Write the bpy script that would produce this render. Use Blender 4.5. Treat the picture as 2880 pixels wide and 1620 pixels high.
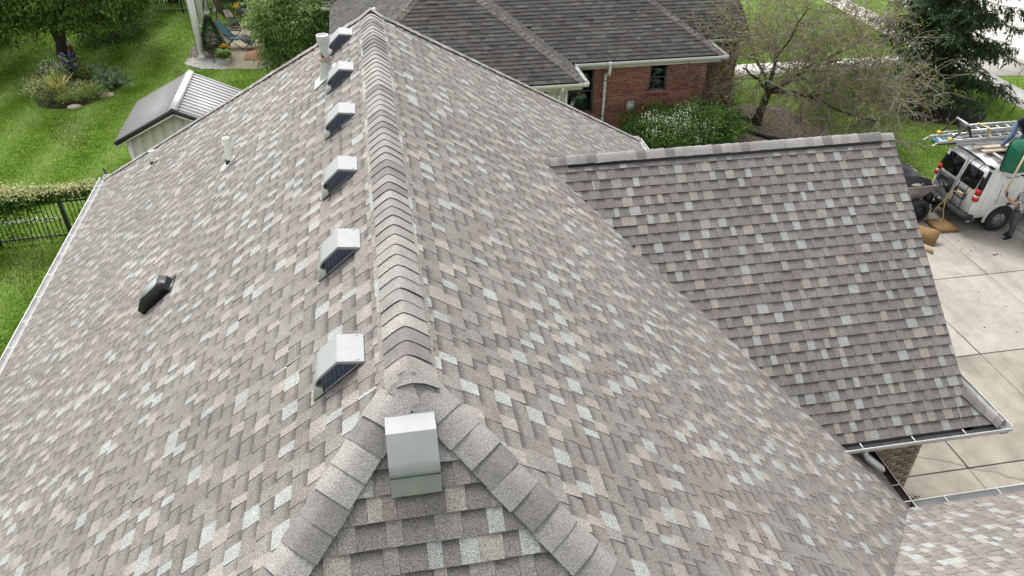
import bpy, math, random
import numpy as np
from mathutils import Vector, Matrix

for o in list(bpy.data.objects):
    bpy.data.objects.remove(o)
SC = bpy.context.scene
COL = SC.collection
R = math.radians

# ------------------------------------------------------------------ camera
CAM_POS = Vector((-0.024, -3.545, 11.164))
YAW, PITCH, ROLL = 0.1789, 0.6135, 0.0044
FPX = 2200.35            # focal length in pixels of a 2880 px wide picture
_fw = Vector((math.sin(YAW) * math.cos(PITCH), math.cos(YAW) * math.cos(PITCH), -math.sin(PITCH)))
_rt = Vector((math.cos(YAW), -math.sin(YAW), 0.0))
_up = _rt.cross(_fw)
CR = _rt * math.cos(ROLL) + _up * math.sin(ROLL)
CU = -_rt * math.sin(ROLL) + _up * math.cos(ROLL)
cd = bpy.data.cameras.new("camera")
cam = bpy.data.objects.new("camera", cd)
COL.objects.link(cam)
cam.matrix_world = Matrix(((CR.x, CU.x, -_fw.x, CAM_POS.x), (CR.y, CU.y, -_fw.y, CAM_POS.y),
                           (CR.z, CU.z, -_fw.z, CAM_POS.z), (0, 0, 0, 1)))
cd.sensor_width = 36.0
cd.lens = 36.0 * FPX / 2880.0
cd.clip_end = 2000.0
cd.clip_start = 0.05
SC.camera = cam

# ------------------------------------------------------------------ sky, sun, exposure (overcast)
SUN_EL, SUN_AZ = 54.0, -16.0       # azimuth measured from +Y towards +X
world = bpy.data.worlds.new("World")
SC.world = world
world.use_nodes = True
wn = world.node_tree.nodes
wl = world.node_tree.links
for n in list(wn):
    wn.remove(n)
sky = wn.new("ShaderNodeTexSky")
sky.sky_type = 'NISHITA'
sky.sun_disc = False
sky.sun_elevation = R(SUN_EL)
sky.sun_rotation = R(SUN_AZ)
sky.air_density = 1.0
sky.dust_density = 4.0
sky.ozone_density = 1.0
hs = wn.new("ShaderNodeHueSaturation")      # cloud cover takes most of the blue out of the sky
hs.inputs["Saturation"].default_value = 0.09
bg = wn.new("ShaderNodeBackground")
bg.inputs["Strength"].default_value = 0.15
wo = wn.new("ShaderNodeOutputWorld")
wl.new(sky.outputs[0], hs.inputs["Color"])
wl.new(hs.outputs[0], bg.inputs["Color"])
wl.new(bg.outputs[0], wo.inputs["Surface"])

sd = bpy.data.lights.new("sun", 'SUN')
sd.energy = 0.95
sd.angle = R(16)
sd.color = (1.0, 0.97, 0.93)
sun = bpy.data.objects.new("sun", sd)
COL.objects.link(sun)
_sv = Vector((math.sin(R(SUN_AZ)) * math.cos(R(SUN_EL)), math.cos(R(SUN_AZ)) * math.cos(R(SUN_EL)), math.sin(R(SUN_EL))))
sun.rotation_euler = _sv.to_track_quat('Z', 'Y').to_euler()
sun.location = (0, 0, 60)

SC.view_settings.view_transform = 'Standard'
SC.view_settings.look = 'None'
SC.view_settings.gamma = 1.0
SC.view_settings.use_curve_mapping = False
SC.view_settings.exposure = 0.97
SC.render.resolution_x, SC.render.resolution_y = 1024, 576

# ------------------------------------------------------------------ helpers: objects
WLOC = {}
def wloc(o):
    return WLOC.get(o.name, Vector((0, 0, 0))) if o is not None else Vector((0, 0, 0))

def tag(o, label=None, cat=None, group=None, kind=None):
    if label: o["label"] = label
    if cat: o["category"] = cat
    if group: o["group"] = group
    if kind: o["kind"] = kind
    return o

def thing(name, loc, label, cat, group=None):
    o = bpy.data.objects.new(name, None)
    o.empty_display_size = 0.2
    COL.objects.link(o)
    o.location = loc
    WLOC[o.name] = Vector(loc)
    return tag(o, label, cat, group)

def link_mesh(name, me, origin, parent=None):
    o = bpy.data.objects.new(name, me)
    COL.objects.link(o)
    origin = Vector(origin)
    if parent is not None:
        o.parent = parent
        o.location = origin - wloc(parent)
    else:
        o.location = origin
    WLOC[o.name] = origin
    return o

def np_mesh(name, V, F, sizes, mats, mi=None, parent=None, smooth=False, attr=None, origin=None):
    """V (n,3) world coordinates, F flat vertex indices, sizes per face"""
    V = np.asarray(V, dtype=np.float32)
    if origin is None:
        origin = ((V[:, 0].min() + V[:, 0].max()) / 2, (V[:, 1].min() + V[:, 1].max()) / 2, V[:, 2].min())
    V = V - np.asarray(origin, dtype=np.float32)
    me = bpy.data.meshes.new(name)
    sizes = np.asarray(sizes, dtype=np.int32)
    F = np.asarray(F, dtype=np.int32)
    me.vertices.add(len(V))
    me.vertices.foreach_set("co", V.ravel())
    me.loops.add(len(F))
    me.loops.foreach_set("vertex_index", F)
    me.polygons.add(len(sizes))
    st = np.concatenate(([0], np.cumsum(sizes)[:-1])).astype(np.int32)
    me.polygons.foreach_set("loop_start", st)
    me.polygons.foreach_set("loop_total", sizes)
    for m in mats:
        me.materials.append(m)
    if mi is not None:
        me.polygons.foreach_set("material_index", np.asarray(mi, dtype=np.int32))
    if smooth:
        me.polygons.foreach_set("use_smooth", np.ones(len(sizes), dtype=bool))
    me.update(calc_edges=True)
    if attr is not None:
        for k, a in attr.items():
            at = me.attributes.new(k, 'FLOAT', 'POINT')
            at.data.foreach_set("value", np.asarray(a, dtype=np.float32))
    return link_mesh(name, me, origin, parent)

class MB:
    def __init__(self):
        self.v = []; self.f = []; self.m = []; self.a = []
    def add(self, verts, faces, mi=0, a=None):
        b = len(self.v)
        self.v.extend([tuple(p) for p in verts])
        self.a.extend(a if a is not None else [0.0] * len(verts))
        for f in faces:
            self.f.append([b + i for i in f]); self.m.append(mi)
        return self
    def quad(self, a, b, c, d, mi=0):
        return self.add([a, b, c, d], [(0, 1, 2, 3)], mi)
    def box(self, c, s, mi=0, rz=0.0, M=None):
        hx, hy, hz = s[0] / 2, s[1] / 2, s[2] / 2
        pts = [Vector((x, y, z)) for z in (-hz, hz) for y in (-hy, hy) for x in (-hx, hx)]
        if M is None:
            M = Matrix.Rotation(rz, 3, 'Z')
        pts = [M @ p + Vector(c) for p in pts]
        return self.add(pts, [(0, 2, 3, 1), (4, 5, 7, 6), (0, 1, 5, 4), (2, 6, 7, 3), (0, 4, 6, 2), (1, 3, 7, 5)], mi)
    def beam(self, p, q, w, h, up=(0, 0, 1), mi=0):
        p, q = Vector(p), Vector(q)
        d = (q - p)
        if d.length < 1e-6: return self
        d.normalize()
        up = Vector(up)
        s = d.cross(up)
        if s.length < 1e-4: s = d.cross(Vector((1, 0, 0)))
        s.normalize(); u = s.cross(d)
        pts = []
        for e in (p, q):
            for a, b in ((-1, -1), (1, -1), (1, 1), (-1, 1)):
                pts.append(e + s * (a * w / 2) + u * (b * h / 2))
        return self.add(pts, [(3, 2, 1, 0), (4, 5, 6, 7), (0, 1, 5, 4), (1, 2, 6, 5), (2, 3, 7, 6), (3, 0, 4, 7)], mi)
    def tube(self, pts, r, n=8, mi=0, caps=True):
        pts = [Vector(p) for p in pts]
        rs = r if isinstance(r, (list, tuple)) else [r] * len(pts)
        rings = []
        ref = None
        for i, p in enumerate(pts):
            d = (pts[min(i + 1, len(pts) - 1)] - pts[max(i - 1, 0)])
            if d.length < 1e-7: d = Vector((0, 0, 1))
            d.normalize()
            if ref is None:
                ref = Vector((1, 0, 0)) if abs(d.x) < 0.8 else Vector((0, 1, 0))
            s = d.cross(ref)
            if s.length < 1e-4:
                s = d.cross(Vector((0.3, 0.9, 0.2)))
            s.normalize(); u = s.cross(d); ref = -s.cross(d) if False else ref
            rings.append([p + (s * math.cos(2 * math.pi * k / n) + u * math.sin(2 * math.pi * k / n)) * rs[i] for k in range(n)])
        return self.loft(rings, caps, mi)
    def loft(self, rings, caps=True, mi=0, closed=True):
        n = len(rings[0]); vs = [p for r in rings for p in r]; fs = []
        for i in range(len(rings) - 1):
            for k in range(n if closed else n - 1):
                k2 = (k + 1) % n
                fs.append((i * n + k, i * n + k2, (i + 1) * n + k2, (i + 1) * n + k))
        if caps:
            fs.append(tuple(range(n - 1, -1, -1)))
            fs.append(tuple((len(rings) - 1) * n + k for k in range(n)))
        return self.add(vs, fs, mi)
    def lathe(self, prof, c, n=20, mi=0, M=None, caps=True):
        c = Vector(c); rings = []
        for r, z in prof:
            ring = []
            for k in range(n):
                p = Vector((r * math.cos(2 * math.pi * k / n), r * math.sin(2 * math.pi * k / n), z))
                if M is not None: p = M @ p
                ring.append(c + p)
            rings.append(ring)
        return self.loft(rings, caps, mi)
    def prism(self, poly, vec, mi=0, side_mi=None):
        poly = [Vector(p) for p in poly]; vec = Vector(vec); n = len(poly)
        self.add(poly + [p + vec for p in poly], [tuple(range(n)), tuple(n + k for k in range(n - 1, -1, -1))], mi)
        b = len(self.v) - 2 * n
        for k in range(n):
            k2 = (k + 1) % n
            self.f.append([b + k, b + n + k, b + n + k2, b + k2]); self.m.append(mi if side_mi is None else side_mi)
        return self
    def ell(self, c, rad, nu=14, nv=9, mi=0, jit=0.0, rng=None):
        rings = []
        for j in range(nv + 1):
            t = math.pi * (0.02 + 0.96 * j / nv)
            ring = []
            for k in range(nu):
                a = 2 * math.pi * k / nu
                s = 1 + (rng.uniform(-jit, jit) if rng else 0)
                ring.append((c[0] + rad[0] * s * math.sin(t) * math.cos(a), c[1] + rad[1] * s * math.sin(t) * math.sin(a), c[2] - rad[2] * s * math.cos(t)))
            rings.append(ring)
        return self.loft(rings, True, mi)
    def build(self, name, mats, parent=None, smooth=False, label=None, cat=None, group=None, kind=None, origin=None):
        if not isinstance(mats, (list, tuple)): mats = [mats]
        F = [i for f in self.f for i in f]
        o = np_mesh(name, self.v, F, [len(f) for f in self.f], mats, self.m, parent, smooth,
                    {"band": self.a} if any(self.a) else None, origin)
        return tag(o, label, cat, group, kind)

def grp_smooth(o, ang=40):
    """smooth shading with sharp edges kept above an angle"""
    me = o.data
    me.polygons.foreach_set("use_smooth", np.ones(len(me.polygons), dtype=bool))
    try:
        me.set_sharp_from_angle(angle=R(ang))
    except Exception:
        pass
    return o

# ------------------------------------------------------------------ helpers: materials
def new_mat(name):
    m = bpy.data.materials.new(name)
    m.use_nodes = True
    nt = m.node_tree
    b = nt.nodes["Principled BSDF"]
    return m, nt, b

def pos_node(nt):
    return nt.nodes.new("ShaderNodeNewGeometry").outputs["Position"]

def noise(nt, scale, detail=3.0, rough=0.55, vec=None, dist=0.0):
    n = nt.nodes.new("ShaderNodeTexNoise")
    n.inputs["Scale"].default_value = scale
    n.inputs["Detail"].default_value = detail
    n.inputs["Roughness"].default_value = rough
    n.inputs["Distortion"].default_value = dist
    nt.links.new(vec if vec is not None else pos_node(nt), n.inputs["Vector"])
    return n.outputs["Fac"]

def ramp(nt, fac, stops):
    r = nt.nodes.new("ShaderNodeValToRGB")
    e = r.color_ramp.elements
    while len(e) < len(stops): e.new(0.5)
    for el, (p, c) in zip(e, stops):
        el.position = p
        el.color = (c[0], c[1], c[2], 1.0) if isinstance(c, (tuple, list)) else (c, c, c, 1.0)
    nt.links.new(fac, r.inputs[0])
    return r.outputs[0]

def mixc(nt, fac, a, b, mode='MIX'):
    m = nt.nodes.new("ShaderNodeMix")
    m.data_type = 'RGBA'; m.blend_type = mode
    def put(sock, v):
        if hasattr(v, "links") or hasattr(v, "is_linked"): nt.links.new(v, sock)
        else: sock.default_value = (v[0], v[1], v[2], 1.0) if isinstance(v, (tuple, list)) else v
    put(m.inputs[0], fac); put(m.inputs[6], a); put(m.inputs[7], b)
    return m.outputs[2]

def bump(nt, b, h, strength=0.3, dist=0.01):
    n = nt.nodes.new("ShaderNodeBump")
    n.inputs["Strength"].default_value = strength
    n.inputs["Distance"].default_value = dist
    nt.links.new(h, n.inputs["Height"])
    nt.links.new(n.outputs[0], b.inputs["Normal"])

def sc(c, k): return tuple(max(0.0, min(1.0, x * k)) for x in c)

def plain(name, col, rough=0.6, metal=0.0, var=0.12, scale=8.0, spec=0.4, bmp=0.0, bscale=60.0):
    m, nt, b = new_mat(name)
    b.inputs["Roughness"].default_value = rough
    b.inputs["Metallic"].default_value = metal
    b.inputs["Specular IOR Level"].default_value = spec
    if var > 0:
        c = ramp(nt, noise(nt, scale, 4), [(0.25, sc(col, 1 - var)), (0.75, sc(col, 1 + var))])
        nt.links.new(c, b.inputs["Base Color"])
    else:
        b.inputs["Base Color"].default_value = (*col, 1)
    if bmp > 0:
        bump(nt, b, noise(nt, bscale, 3), bmp, 0.01)
    return m

def shingle_mat(name, col, contrast=0.58, gscale=175.0, band_dark=0.50):
    """granule-coated shingle; the 'band' attribute carries the factory shadow-line granules along the top of a tab"""
    if name.startswith("shingle_"): col = (col[0] * .96, col[1] * .935, col[2] * .915)
    m, nt, b = new_mat(name)
    p = pos_node(nt)
    g = noise(nt, gscale, 2.0, 0.6, p)
    g2 = noise(nt, 105.0, 2.0, 0.6, p)
    w = noise(nt, 1.1, 3.0, 0.5, p)
    base = ramp(nt, g, [(0.34, sc(col, 1 - contrast)), (0.5, col), (0.66, sc(col, 1 + contrast * 1.2))])
    base = mixc(nt, 1.0, base, ramp(nt, g2, [(0.3, 0.78), (0.7, 1.2)]), 'MULTIPLY')
    base = mixc(nt, 1.0, base, ramp(nt, w, [(0.3, 0.88), (0.7, 1.09)]), 'MULTIPLY')
    base = mixc(nt, 1.0, base, ramp(nt, noise(nt, 7.0, 3.0, 0.6, p), [(0.3, 0.90), (0.7, 1.10)]), 'MULTIPLY')
    base = mixc(nt, ramp(nt, noise(nt, 0.42, 2.0, 0.5, p), [(0.58, 0.0), (0.78, 0.38)]), base, mixc(nt, 1.0, base, (1.12, 0.90, 0.86), 'MULTIPLY'))
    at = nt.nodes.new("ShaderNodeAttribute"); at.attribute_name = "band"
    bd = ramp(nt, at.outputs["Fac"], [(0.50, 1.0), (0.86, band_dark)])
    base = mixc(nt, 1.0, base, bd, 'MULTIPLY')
    nt.links.new(base, b.inputs["Base Color"])
    b.inputs["Roughness"].default_value = 0.9
    b.inputs["Specular IOR Level"].default_value = 0.25
    bump(nt, b, g, 0.35, 0.004)
    return m

def leaf_mat(name, col, col2=None, trans=0.45, scale=2.5, rough=0.55):
    m, nt, b = new_mat(name)
    col2 = col2 or sc(col, 1.5)
    f = noise(nt, scale, 3.0)
    c = ramp(nt, f, [(0.3, col), (0.7, col2)])
    f2 = noise(nt, 23.0, 1.0)
    c = mixc(nt, 1.0, c, ramp(nt, f2, [(0.3, 0.75), (0.7, 1.3)]), 'MULTIPLY')
    nt.links.new(c, b.inputs["Base Color"])
    b.inputs["Roughness"].default_value = rough
    b.inputs["Specular IOR Level"].default_value = 0.35
    t = nt.nodes.new("ShaderNodeBsdfTranslucent")
    nt.links.new(c, t.inputs["Color"])
    mx = nt.nodes.new("ShaderNodeMixShader")
    mx.inputs[0].default_value = trans
    nt.links.new(b.outputs[0], mx.inputs[1]); nt.links.new(t.outputs[0], mx.inputs[2])
    nt.links.new(mx.outputs[0], nt.nodes["Material Output"].inputs["Surface"])
    return m

def glass_mat(name, tint=(0.55, 0.62, 0.60), refl=0.12):
    m, nt, b = new_mat(name)
    tr = nt.nodes.new("ShaderNodeBsdfTransparent"); tr.inputs["Color"].default_value = (*tint, 1)
    gl = nt.nodes.new("ShaderNodeBsdfGlossy"); gl.inputs["Roughness"].default_value = 0.03
    fr = nt.nodes.new("ShaderNodeFresnel"); fr.inputs["IOR"].default_value = 1.5
    mx = nt.nodes.new("ShaderNodeMixShader")
    nt.links.new(fr.outputs[0], mx.inputs[0]); nt.links.new(tr.outputs[0], mx.inputs[1]); nt.links.new(gl.outputs[0], mx.inputs[2])
    nt.links.new(mx.outputs[0], nt.nodes["Material Output"].inputs["Surface"])
    return m

M = {}
# shingles of the near roof
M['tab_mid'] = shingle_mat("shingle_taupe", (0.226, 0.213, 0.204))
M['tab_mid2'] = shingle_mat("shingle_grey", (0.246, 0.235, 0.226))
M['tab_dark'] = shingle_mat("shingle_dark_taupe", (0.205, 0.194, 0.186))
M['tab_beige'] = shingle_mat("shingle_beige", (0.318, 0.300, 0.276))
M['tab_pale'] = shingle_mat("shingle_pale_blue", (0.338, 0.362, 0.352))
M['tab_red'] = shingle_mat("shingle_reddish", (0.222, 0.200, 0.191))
M['cap_a'] = shingle_mat("cap_grey", (0.262, 0.249, 0.237), 0.44)
M['cap_b'] = shingle_mat("cap_dark_grey", (0.190, 0.180, 0.174), 0.44)
M['cap_c'] = shingle_mat("cap_light_grey", (0.305, 0.291, 0.275), 0.44)
M['edge'] = plain("shingle_cut_edge", (0.028, 0.026, 0.026), 0.9, var=0.3, scale=30)
M['felt'] = plain("roof_underlay", (0.06, 0.06, 0.062), 0.95)
# shingles of the house behind
NB = 0.25
M['n_mid'] = shingle_mat("old_shingle_grey", (0.080, 0.076, 0.072), 0.35, 120.0)
M['n_dark'] = shingle_mat("old_shingle_dark", (0.062, 0.059, 0.057), 0.35, 120.0)
M['n_light'] = shingle_mat("old_shingle_light", (0.104, 0.098, 0.091), 0.35, 120.0)
M['n_red'] = shingle_mat("old_shingle_brown", (0.078, 0.067, 0.061), 0.35, 120.0)
M['n_cap'] = shingle_mat("old_cap", (0.150, 0.138, 0.122), 0.35, 120.0)
M['n_cap2'] = shingle_mat("old_cap_brown", (0.125, 0.110, 0.100), 0.35, 120.0)
M['n_edge'] = plain("old_shingle_edge", (0.02, 0.019, 0.02), 0.95)
# metals, paints
M['white'] = plain("white_metal", (0.84, 0.84, 0.83), 0.35, var=0.05, scale=3)
M['white_dirty'] = plain("white_metal_weathered", (0.66, 0.66, 0.65), 0.45, var=0.16, scale=6)
M['gut_in'] = plain("gutter_inside_dirty", (0.34, 0.34, 0.33), 0.8, var=0.4, scale=14)
M['vent_metal'] = plain("vent_grey_metal", (0.33, 0.34, 0.345), 0.45, metal=0.0, var=0.06, scale=12)
M['screen'] = plain("vent_screen_blue", (0.075, 0.10, 0.17), 0.6, var=0.4, scale=90)
M['vent_dark'] = plain("vent_bar", (0.13, 0.135, 0.14), 0.5)
M['black_pl'] = plain("black_plastic", (0.016, 0.016, 0.018), 0.35, var=0.2)
M['black_rub'] = plain("black_rubber", (0.03, 0.03, 0.031), 0.75, var=0.2, scale=20)
M['pvc'] = plain("white_pvc", (0.93, 0.925, 0.90), 0.3, var=0.05, scale=15)
M['galv'] = plain("galvanised", (0.60, 0.61, 0.62), 0.38, metal=0.25, var=0.14, scale=18)
M['alu'] = plain("aluminium", (0.60, 0.61, 0.62), 0.35, metal=0.6, var=0.14, scale=15)
M['dark_metal'] = plain("dark_brown_metal", (0.035, 0.028, 0.024), 0.5, var=0.2)
M['black_metal'] = plain("black_iron", (0.014, 0.015, 0.016), 0.45, var=0.2)
M['soil'] = plain("soil", (0.045, 0.034, 0.025), 0.95, var=0.4, scale=12, bmp=0.5)
M['mulch'] = plain("bark_mulch", (0.032, 0.023, 0.020), 0.95, var=0.5, scale=25, bmp=0.8)
M['bark'] = plain("bark_brown", (0.075, 0.058, 0.046), 0.9, var=0.45, scale=14, bmp=0.6, bscale=30)
M['bark_grey'] = plain("bark_grey", (0.270, 0.235, 0.200), 0.9, var=0.4, scale=14, bmp=0.5)
M['wood'] = plain("bare_wood", (0.50, 0.40, 0.29), 0.7, var=0.2, scale=7)

def rust_pipe():
    m, nt, b = new_mat("painted_pipe_with_rust")
    f = noise(nt, 7.0, 3, 0.5, None, 0.4)
    c = ramp(nt, f, [(0.50, (0.55, 0.62, 0.64)), (0.54, (0.30, 0.14, 0.07)), (0.60, (0.035, 0.022, 0.02))])
    nt.links.new(c, b.inputs["Base Color"]); b.inputs["Roughness"].default_value = 0.6
    return m
M['rust'] = rust_pipe()

def concrete(name, col, stain=0.35, sscale=0.55, spots=True):
    m, nt, b = new_mat(name)
    p = pos_node(nt)
    a = noise(nt, sscale, 5, 0.62, p, 0.3)
    fine = noise(nt, 34.0, 3, 0.7, p)
    mid = noise(nt, 4.0, 4, 0.65, p, 0.6)
    c = ramp(nt, a, [(0.36, sc(col, 1 - stain)), (0.56, col), (0.75, sc(col, 1.10))])
    c = mixc(nt, 1.0, c, ramp(nt, fine, [(0.3, 0.84), (0.7, 1.10)]), 'MULTIPLY')
    c = mixc(nt, 1.0, c, ramp(nt, mid, [(0.30, 0.86), (0.55, 1.0), (0.8, 1.03)]), 'MULTIPLY')
    mp = nt.nodes.new("ShaderNodeMapping"); mp.inputs["Scale"].default_value = (2.6, 0.22, 1.0); nt.links.new(p, mp.inputs[0])
    c = mixc(nt, 1.0, c, ramp(nt, noise(nt, 1.0, 4, 0.6, mp.outputs[0]), [(0.32, 0.84), (0.55, 1.0)]), 'MULTIPLY')
    vo = nt.nodes.new("ShaderNodeTexVoronoi"); vo.feature = 'DISTANCE_TO_EDGE'; vo.inputs["Scale"].default_value = 0.16
    wv = mixc(nt, 0.16, p, nt.nodes.new("ShaderNodeTexNoise").outputs["Color"]); nt.links.new(wv, vo.inputs["Vector"])
    c = mixc(nt, ramp(nt, vo.outputs["Distance"], [(0.0, 0.75), (0.0035, 0.0)]), c, sc(col, 0.32))
    if spots:
        s = noise(nt, 1.7, 2, 0.4, p)
        c = mixc(nt, ramp(nt, s, [(0.755, 0.0), (0.79, 0.75)]), c, (0.36, 0.15, 0.07))
        s2 = noise(nt, 9.0, 1, 0.4, p)
        c = mixc(nt, ramp(nt, s2, [(0.80, 0.0), (0.83, 0.8)]), c, (0.05, 0.045, 0.04))
    nt.links.new(c, b.inputs["Base Color"])
    b.inputs["Roughness"].default_value = 0.88
    b.inputs["Specular IOR Level"].default_value = 0.25
    bump(nt, b, fine, 0.25, 0.006)
    return m
M['conc'] = concrete("concrete_light", (0.40, 0.375, 0.33), 0.18)
M['conc_old'] = concrete("concrete_stained", (0.345, 0.315, 0.262), 0.32, 0.8)
M['conc_white'] = concrete("concrete_pale", (0.56, 0.54, 0.50), 0.12, 0.5, False)
M['conc_patio'] = concrete("concrete_patio", (0.44, 0.385, 0.29), 0.2, 0.7, False)
M['joint'] = plain("driveway_joint", (0.045, 0.042, 0.038), 0.95)
M['tar'] = plain("oil_stain_crumbs", (0.04, 0.036, 0.03), 0.9)

def lawn_mat():
    m, nt, b = new_mat("lawn_soil_and_thatch")
    p = pos_node(nt)
    a = noise(nt, 0.22, 4, 0.6, p)
    mid = noise(nt, 1.6, 4, 0.65, p)
    fine = noise(nt, 26.0, 3, 0.7, p)
    c = ramp(nt, a, [(0.3, (0.095, 0.180, 0.020)), (0.55, (0.130, 0.225, 0.026)), (0.75, (0.170, 0.240, 0.042))])
    c = mixc(nt, 1.0, c, ramp(nt, mid, [(0.3, 0.72), (0.7, 1.25)]), 'MULTIPLY')
    c = mixc(nt, 1.0, c, ramp(nt, fine, [(0.28, 0.55), (0.72, 1.4)]), 'MULTIPLY')
    nt.links.new(c, b.inputs["Base Color"])
    b.inputs["Roughness"].default_value = 0.85
    b.inputs["Specular IOR Level"].default_value = 0.2
    bump(nt, b, fine, 0.8, 0.03)
    return m
M['lawn'] = lawn_mat()
M['blade1'] = leaf_mat("grass_blade", (0.185, 0.315, 0.040), (0.255, 0.390, 0.060), 0.3, 0.8)
M['blade2'] = leaf_mat("grass_blade_light", (0.300, 0.445, 0.100), (0.370, 0.505, 0.145), 0.3, 0.8)
M['blade3'] = leaf_mat("grass_blade_dry", (0.105, 0.125, 0.038), (0.17, 0.16, 0.06), 0.25, 0.8)

def brick_mats():
    out = []
    for i, c in enumerate([(0.37, 0.135, 0.092), (0.315, 0.115, 0.082), (0.41, 0.165, 0.112), (0.23, 0.098, 0.078)]):
        out.append(plain("red_brick_%s" % "abcd"[i], c, 0.88, var=0.22, scale=14, bmp=0.4, bscale=80))
    return out
M['bricks'] = brick_mats()
M['buff'] = [plain("buff_brick_%s" % "abcd"[i], c, 0.88, var=0.2, scale=14, bmp=0.4, bscale=80)
             for i, c in enumerate([(0.48, 0.375, 0.275), (0.53, 0.435, 0.335), (0.43, 0.315, 0.235), (0.56, 0.48, 0.38)])]
M['mortar_l'] = plain("mortar_pale", (0.56, 0.50, 0.43), 0.95, var=0.15, scale=20)
M['mortar_b'] = plain("mortar_buff", (0.27, 0.215, 0.165), 0.95, var=0.15, scale=20)
# ================================================================== THE SETTING: ground, drive, walks
HR = 8.1            # ridge height of the near house
PT = 0.822          # roof pitch (rise over run)
SL = math.sqrt(1 + PT * PT)
L_, W_ = 7.55, 6.275
ZE = HR - PT * W_   # eave height
YW, XV = 6.20, 2.137
HW = HR - PT * XV   # wing ridge height
WW = 3.387
YWE = YW - WW       # wing eave line
ZWE = HW - PT * WW
XE, XC = 7.505, 7.893
Y3 = 2.13           # eave of the front wing

def sheet(name, poly, z, mat, kind='structure', thick=None):
    b = MB()
    if thick:
        b.prism([(x, y, z) for x, y in poly], (0, 0, -thick))
    else:
        b.add([(x, y, z) for x, y in poly], [tuple(range(len(poly)))])
    return tag(b.build(name, mat), kind=kind)

def grid_ground():
    b = MB()
    b.add([(-400, -400, 0), (400, -400, 0), (400, 400, 0), (-400, 400, 0)], [(0, 1, 2, 3)])
    return tag(b.build("lawn", M['lawn']), kind='structure')
grid_ground()

rng = random.Random(7)
# concrete drive: dark joint bed with the slabs laid on it
XS = [7.30, 10.17, 12.57, 14.83, 17.15, 19.50]
YS = [-3.6, -0.9, 1.95, 4.81, 7.75, 10.56, 13.33, 15.10]
drive = sheet("driveway", [(7.25, -3.7), (19.6, -3.7), (19.6, 15.2), (7.25, 15.2)], 0.004, M['joint'])
for i in range(len(XS) - 1):
    for j in range(len(YS) - 1):
        if i == 0 and YS[j] > 9: continue
        g = 0.011
        x0, x1, y0, y1 = XS[i] + g, XS[i + 1] - g, YS[j] + g, YS[j + 1] - g
        b = MB(); c = 0.008
        top = [(x0 + c, y0 + c, 0.03), (x1 - c, y0 + c, 0.03), (x1 - c, y1 - c, 0.03), (x0 + c, y1 - c, 0.03)]
        mid = [(x0, y0, 0.022), (x1, y0, 0.022), (x1, y1, 0.022), (x0, y1, 0.022)]
        bot = [(x, y, 0.006) for x, y, z in mid]
        b.loft([bot, mid, top], False); b.add(top, [(0, 1, 2, 3)])
        old = YS[j] < 4.0 or (j in (3, 4) and i in (1, 2)) or YS[j] < 7
        b.build("slab", M['conc_old'] if YS[j] < 7 else (M['conc'] if not (i == 2 and j == 4) else M['conc']), drive)

# oil crumbs and leaf litter on the near slab (each its own small thing is too small: one scatter)
def scatter_bits(name, pts, size, mat, label=None, kind='stuff', flat=0.5, seed=1):
    r = random.Random(seed); b = MB()
    for (x, y, z) in pts:
        s = size * r.uniform(0.5, 1.4)
        n = r.choice((5, 6))
        ring = []
        a0 = r.uniform(0, 6)
        for k in range(n):
            a = a0 + 2 * math.pi * k / n
            q = s * r.uniform(0.6, 1.1)
            ring.append((x + q * math.cos(a), y + q * math.sin(a) * r.uniform(.6, 1), z + s * flat * r.uniform(0.1, 0.5)))
        top = (x + r.uniform(-.2, .2) * s, y + r.uniform(-.2, .2) * s, z + s * flat)
        bot = [(px, py, z) for px, py, pz in ring]
        vs = bot + ring + [top]
        fs = [(k, (k + 1) % n, n + (k + 1) % n, n + k) for k in range(n)] + [(n + k, n + (k + 1) % n, 2 * n) for k in range(n)]
        b.add(vs, fs, r.randrange(len(mat)) if isinstance(mat, list) else 0)
    o = b.build(name, mat if isinstance(mat, list) else [mat])
    tag(o, kind=kind)
    if label: o["label"] = label
    return o

crumb = []
for cx, cy, n, sp in [(8.75, 4.35, 26, 0.10), (9.05, 4.0, 14, .10), (9.2, 3.65, 16, .07), (15.6, 11.33, 14, .10), (15.35, 11.6, 6, .2), (13.4, 8.6, 8, .5), (14.0, 9.6, 7, .5), (12.9, 6.6, 8, .6), (14.9, 11.9, 6, .3)]:
    for k in range(n):
        crumb.append((cx + rng.gauss(0, sp), cy + rng.gauss(0, sp * .5), 0.031))
scatter_bits("leaf_litter", crumb, 0.022, [M['tar'], plain("dry_leaf", (0.10, 0.07, 0.04), 0.9)], "dark crumbs and dead leaves scattered on the driveway slabs")

# walks, road
sheet("sidewalk", [(23.35, 5), (24.7, 5), (24.7, 60), (23.35, 60)], 0.03, M['conc_white'], thick=0.028)
sheet("path", [(11.9, 25.15), (23.33, 25.0), (23.33, 26.25), (11.9, 26.4)], 0.026, M['conc_white'], thick=0.024)
sheet("road", [(26.9, -20), (40, -20), (40, 80), (26.9, 80)], 0.008, M['conc_white'])
kb = MB(); kb.prism([(26.7, -20, 0), (26.88, -20, 0), (26.88, 80, 0), (26.7, 80, 0)], (0, 0, 0.13)); kb.build("kerb", M['conc_white'], kind='structure')
sheet("pavement", [(24.72, 23.4), (26.68, 23.0), (26.68, 27.2), (24.72, 26.8)], 0.026, M['conc_white'], thick=0.024)

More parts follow.
